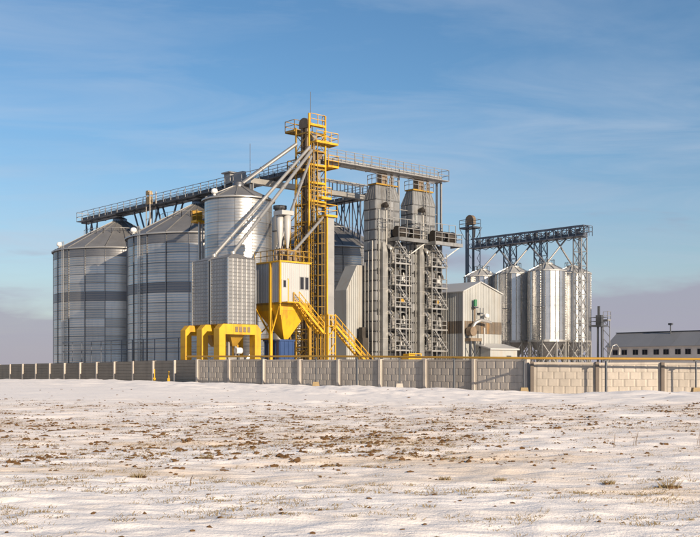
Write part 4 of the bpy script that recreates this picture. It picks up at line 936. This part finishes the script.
# ------------------------------------------------------------------ perimeter walls
PH = 2.45
def relief_panel(L, H):
    mb = MB().box(0, L, 0, .14, 0, H)
    fr = .13; d = .035
    mb.box(0.01, L - .01, -d, 0.001, H - fr, H - .01); mb.box(0.01, L - .01, -d, 0.001, .01, fr); mb.box(0.01, fr, -d, 0.001, fr, H - fr); mb.box(L - fr, L - .01, -d, 0.001, fr, H - fr)
    rows = 5; rh = (H - 2 * fr - .04) / rows; nc = 5
    for j in range(rows):
        off = .5 if j % 2 else 0.0
        for i in range(nc + (1 if off else 0)):
            w_ = (L - 2 * fr - .04) / nc; x0 = fr + .02 + (i - off) * w_; x1 = x0 + w_; x0 = max(x0, fr + .02); x1 = min(x1, L - fr - .02)
            z0_ = fr + .02 + j * rh; z1_ = z0_ + rh; e = min(.09, (x1 - x0) * .3); f = .007; dp = -.034
            mb.add([(x0, 0, z0_), (x1, 0, z0_), (x1, 0, z1_), (x0, 0, z1_), (x0 + e, dp, z0_ + f), (x1 - e, dp, z0_ + f), (x1 - e, dp, z1_ - f), (x0 + e, dp, z1_ - f)],
                   [(0, 1, 5, 4), (1, 2, 6, 5), (2, 3, 7, 6), (3, 0, 4, 7), (4, 5, 6, 7)])
    return mb
def plank_panel(L, H):
    mb = MB().box(0, L, .02, .14, 0, H); n = 9
    for j in range(n): mb.box(.02, L - .02, -.012 - .01 * (j % 2), .021, H * j / n + .012, H * (j + 1) / n - .012)
    return mb
def wall(label, P0, P1, ztop0, ztop1, n, kind, pm='concrete', post='concrete_post', inset=0.0):
    P0 = Vector((*P0, 0)); P1 = Vector((*P1, 0)); d = P1 - P0; L = d.length; rz = math.atan2(d.y, d.x)
    root = thing('concrete_wall', label, 'wall', tuple(P0), rz)
    l = L / n; pw = .2
    me_ = (relief_panel if kind == 'relief' else plank_panel)(l - pw + .02, PH).mesh('wall_panel'); me_.materials.append(MATS[pm])
    pm_ = MB().box(-pw / 2, pw / 2, -.16, .2, 0, PH + .03).mesh('post'); pm_.materials.append(MATS[post])
    for k in range(n):
        zt = ztop0 + (ztop1 - ztop0) * (k + .5) / n + rnd.uniform(-.015, .015)
        o = link('wall_panel', me_, root, (k * l + pw / 2 - .01, .0, zt - PH)); o.rotation_euler = (rnd.uniform(-.012, .012), rnd.uniform(-.006, .006), rnd.uniform(-.004, .004))
    for k in range(n + 1):
        zt = ztop0 + (ztop1 - ztop0) * k / n
        link('post', pm_, root, (k * l, 0, zt - PH - .01), rnd.uniform(-.03, .03))
    return root
C1_ = (10.72, 63.0); C2_ = (-12.28, 84.0)
LW = [(-12.4 - .615 * 3.9 * 15, 85.0 + .79 * 3.9 * 15), (-12.4, 85.0)]
phi = R_(3); RWs = (10.95, 62.6); RWe = (10.95 + 3.87 * 4 * math.cos(phi), 62.6 - 3.87 * 4 * math.sin(phi))
wall('long dark brown concrete plank wall receding to the left', LW[0], LW[1], 1.95, 2.24, 15, 'plank', 'concrete_old', 'concrete_post')
wall('grey concrete wall of relief panels slanting across the middle, in grazing light', C2_, C1_, 2.25, 2.09, 8, 'relief')
wall('sunlit beige concrete relief wall at the right, below the long shed', RWs, RWe, 1.93, 1.82, 4, 'relief', 'concrete', 'post_dark')

# ------------------------------------------------------------------ gas pipe on posts
nm = Vector((-.674, -.738, 0)); nr_ = Vector((-.05, -1, 0)).normalized()
q0 = Vector((*C2_, 0)) + nm * 1.15; q1 = Vector((*C1_, 0)) + nm * .9 + Vector((.3, -.8, 0)); q2 = Vector((*RWe, 0)) + nr_ * 1.5 + Vector((6, -.3, 0))
gp = thing('gas_pipe', 'thin yellow gas pipe carried on posts along the concrete walls', 'pipe', (q1.x, q1.y, 0), 0)
def pz(P):
    s = P.x; return float(np.interp(s, [q0.x, 0, q1.x, q2.x], [2.5, 2.36, 2.14, 2.0]))
pts = []
for a, b2 in ((q0, q1), (q1, q2)):
    for k in range(8):
        P = a.lerp(b2, k / 8); pts.append(Vector((P.x, P.y, pz(P))))
pts.append(Vector((q2.x, q2.y, pz(q2)))); O = Vector((q1.x, q1.y, 0))
part('pipe', MB().tube([p_ - O for p_ in pts], .07, 12), 'pipe_yellow', gp)
def on_line(px):
    k = (px - 350) / F
    for a, b2 in ((q0, q1), (q1, q2)):
        d = b2 - a; t_ = (k * a.y - a.x) / (d.x - k * d.y)
        if -.02 <= t_ <= 1.02: return a + d * t_
for i, px in enumerate((209, 262, 316, 357, 399.5, 454, 524, 606, 696)):
    P = on_line(px); zt = pz(P); g_ = gz(P.x, P.y)
    big = px in (357, 454, 606)
    part('pipe_post', MB().tube([(P.x - O.x, P.y - O.y, g_ - .3), (P.x - O.x, P.y - O.y, zt - .06)], .075 if big else .05, 10), 'steel_dark', gp)
    part('pipe_clamp', MB().box(P.x - O.x - .12, P.x - O.x + .12, P.y - O.y - .1, P.y - O.y + .1, zt - .14, zt - .07), 'steel_dark', gp)
    if px in (316, 399.5, 524, 696):
        part('footing', MB().frustum((P.x - O.x - .3, P.x - O.x + .3, P.y - O.y - .3, P.y - O.y + .3), g_ - .2, (P.x - O.x - .2, P.x - O.x + .2, P.y - O.y - .2, P.y - O.y + .2), g_ + .42), 'concrete_post' if px == 399.5 else 'block_yellow', gp)
for i, (px, lab) in enumerate(((154.5, 'left of two short yellow marker posts before the dark plank wall'), (168.8, 'right of two short yellow marker posts, nearer the wall corner'))):
    P = at(px, 86.0 if i else 88.0); g_ = gz(P[0], P[1])
    o = thing('marker_post', lab, 'post', (P[0], P[1], g_), 0, 'yellow marker posts'); part('pole', MB().tube([(0, 0, -.2), (0, 0, 1.15 - .15 * i)], .05, 10), 'yellow', o); part('plate', MB().box(-.11, .11, -.06, -.04, .0, .42), 'yellow', o)

# ------------------------------------------------------------------ soil clods, dry grass on the field
ico_v = []; 
import bmesh
bm_ = bmesh.new(); bmesh.ops.create_icosphere(bm_, subdivisions=1, radius=1.0); IV = np.array([v.co[:] for v in bm_.verts]); IF = np.array([[v.index for v in f.verts] for f in bm_.faces]); bm_.free()
rs = np.random.RandomState(5)
def scatter(n, y0, y1, spread, accept):
    out_ = []
    while len(out_) < n:
        y = y0 * (y1 / y0) ** rs.rand(); x = (rs.rand() - .5) * 2 * (spread * y + 1.5)
        if rs.rand() < accept(x, y): out_.append((x, y))
    return out_
def build_clods(name, cl, m_, label, cat):
    V = []; Fc = []; o = 0
    for (x, y, s, fl) in cl:
        k = 1 + .55 * (rs.rand(len(IV), 1) - .5) * 2; a = rs.rand() * 6.28; v = IV * k * np.array([s * (1.0 + rs.rand()), s * (.7 + .5 * rs.rand()), s * fl])
        ca, sa = math.cos(a * .15), math.sin(a * .15); v = np.stack([v[:, 0] * ca - v[:, 1] * sa, v[:, 0] * sa + v[:, 1] * ca, v[:, 2]], -1)
        v += np.array([x, y, gz(x, y) + s * fl * .25]); V.append(v); Fc.append(IF + o); o += len(IV)
    V = np.concatenate(V); Fc = np.concatenate(Fc); me_ = bpy.data.meshes.new(name); me_.from_pydata(V.tolist(), [], Fc.tolist()); me_.materials.append(MATS[m_])
    ob = link(name, me_); tag(ob, label, cat, None, 'stuff'); return ob
dens = lambda x, y: float(soil_density(x, y))
cl = []
for (x, y) in scatter(2500, 15, 50, .40, dens):
    k_ = .5 + .7 * rs.rand() ** 2
    for q in range(rs.randint(2, 8)):
        cl.append((x + rs.randn() * .085 * k_, y + rs.randn() * .06 * k_, (.010 + .030 * rs.rand() ** 2) * k_, .85))
    for q in range(rs.randint(0, 4)):
        cl.append((x + rs.randn() * .3, y + rs.randn() * .25, .006 + .01 * rs.rand(), .7))
for (x, y) in scatter(420, 9, 62, .42, lambda x, y: .2):
    cl.append((x, y, .006 + .014 * rs.rand() + .0006 * y * rs.rand(), .7))
build_clods('soil_clods', cl, 'soil', 'dark brown soil clods poking through the snow of the field', 'soil')
def build_grass(name, tufts, m_, label, cat):
    V = []; Fc = []; o = 0
    for (x, y, h, nb, sp_) in tufts:
        z = gz(x, y)
        for q in range(nb):
            a = rs.rand() * 6.28; r = sp_ * rs.rand(); bx, by = x + r * math.cos(a) * 1.6, y + r * math.sin(a); hh = h * (.5 + .7 * rs.rand()); lean = hh * (.6 + 2.4 * rs.rand()); ww = .0015 + .0025 * rs.rand(); la = a + rs.randn() * .5
            dx, dy = math.cos(la) * lean + .4 * hh, math.sin(la) * lean * .6
            V += [(bx - ww, by, z - .01), (bx + ww, by, z - .01), (bx + dx * .5 + ww, by + dy * .5, z + hh * .75), (bx + dx * .5 - ww, by + dy * .5, z + hh * .75), (bx + dx, by + dy, z + hh * (.6 + .4 * rs.rand()))]
            Fc += [(o, o + 1, o + 2, o + 3), (o + 3, o + 2, o + 4)]; o += 5
    me_ = bpy.data.meshes.new(name); me_.from_pydata(V, [], Fc); me_.materials.append(MATS[m_]); ob = link(name, me_); tag(ob, label, cat, None, 'stuff'); return ob
tu = []
gd = lambda x, y: float(np.clip(.12 + 2.2 * fbm(np.array(x / 1.6), np.array(y / .7), 3, 61), 0, 1))
for (x, y) in scatter(2000, 7.0, 20, .42, gd): tu.append((x, y, .015 + .035 * rs.rand() ** 2, rs.randint(4, 16), .03 + .09 * rs.rand()))
for (x, y) in scatter(3200, 15, 48, .40, dens): tu.append((x, y, .02 + .04 * rs.rand(), rs.randint(5, 12), .06 + .15 * rs.rand()))
build_grass('dry_stubble', tu, 'straw', 'short dry yellowish stubble sticking out of the snow', 'stubble')
# individual tufts and stalks
def field_pt(px, py):
    Z = EYE * F / (py - HOR)
    for _ in range(4): X = (px - 350) / F * Z; Z = (EYE - gz(X, Z)) * F / (py - HOR)
    return (px - 350) / F * Z, Z
for (px, py, h, lab) in ((668, 486, .10, 'dark clump of soil and grass at the right edge of the field'), (609, 484, .05, 'flat brown clump left of the dark clump at right'), (500, 481, .05, 'flat brown clump in the snow below the right end of the middle wall'),
                         (445, 480, .05, 'small brown clump in the right middle foreground'), (138, 479, .07, 'round rust brown grass tuft in the left foreground'), (205, 457, .08, 'brown clump with a sandy drift behind it')):
    X, Y = field_pt(px, py); g_ = gz(X, Y); o = thing('grass_tuft', lab, 'grass tuft', (X, Y, g_), 0, 'single clumps in the snow')
    mb = MB()
    for q in range(26):
        s = h * (.10 + .26 * rs.rand() ** 2); v = IV * (1 + 1.0 * (rs.rand(len(IV), 1) - .5)) * np.array([s * 1.5, s, s * .8]) + np.array([rs.randn() * h * .85, rs.randn() * h * .4, s * .3]); mb.add(v.tolist(), [tuple(f) for f in IF])
    part('clod', mb, 'soil', o); mb = MB()
    for q in range(70):
        a = rs.rand() * 6.28; r = h * 1.5 * rs.rand(); x0, y0_ = r * math.cos(a), r * math.sin(a); hh = h * (.5 + .8 * rs.rand()); lx = math.cos(a) * hh * .8
        mb.add([(x0 - .005, y0_, 0), (x0 + .005, y0_, 0), (x0 + lx, y0_, hh)], [(0, 1, 2)])
    part('blades', mb, 'straw', o)
for (px, py, h, n_, lab) in ((190, 486, .13, 3, 'single dark stalk with bent tip in the left foreground'), (613, 448, .26, 2, 'pair of thin dry stalks left of the leaning one'), (633, 447, .30, 4, 'leaning bunch of dry stalks on the right of the field'), (697, 446, .30, 3, 'dry stalks at the right edge of the picture')):
    X, Y = field_pt(px, py); g_ = gz(X, Y); o = thing('dry_stalk', lab, 'stalk', (X, Y, g_), 0, 'dry stalks standing in the snow')
    for q in range(n_):
        mb = MB(); dx = rs.uniform(.0, .35) * h; bx = rs.uniform(-.06, .06) * (1 if h > .2 else .3); mb.tube([(bx, 0, -.03), (bx + dx * .4, 0, h * .55), (bx + dx, .02, h * (.8 + .25 * rs.rand()))], [.004, .0035, .002], 5); part('stem', mb, 'stalk', o)
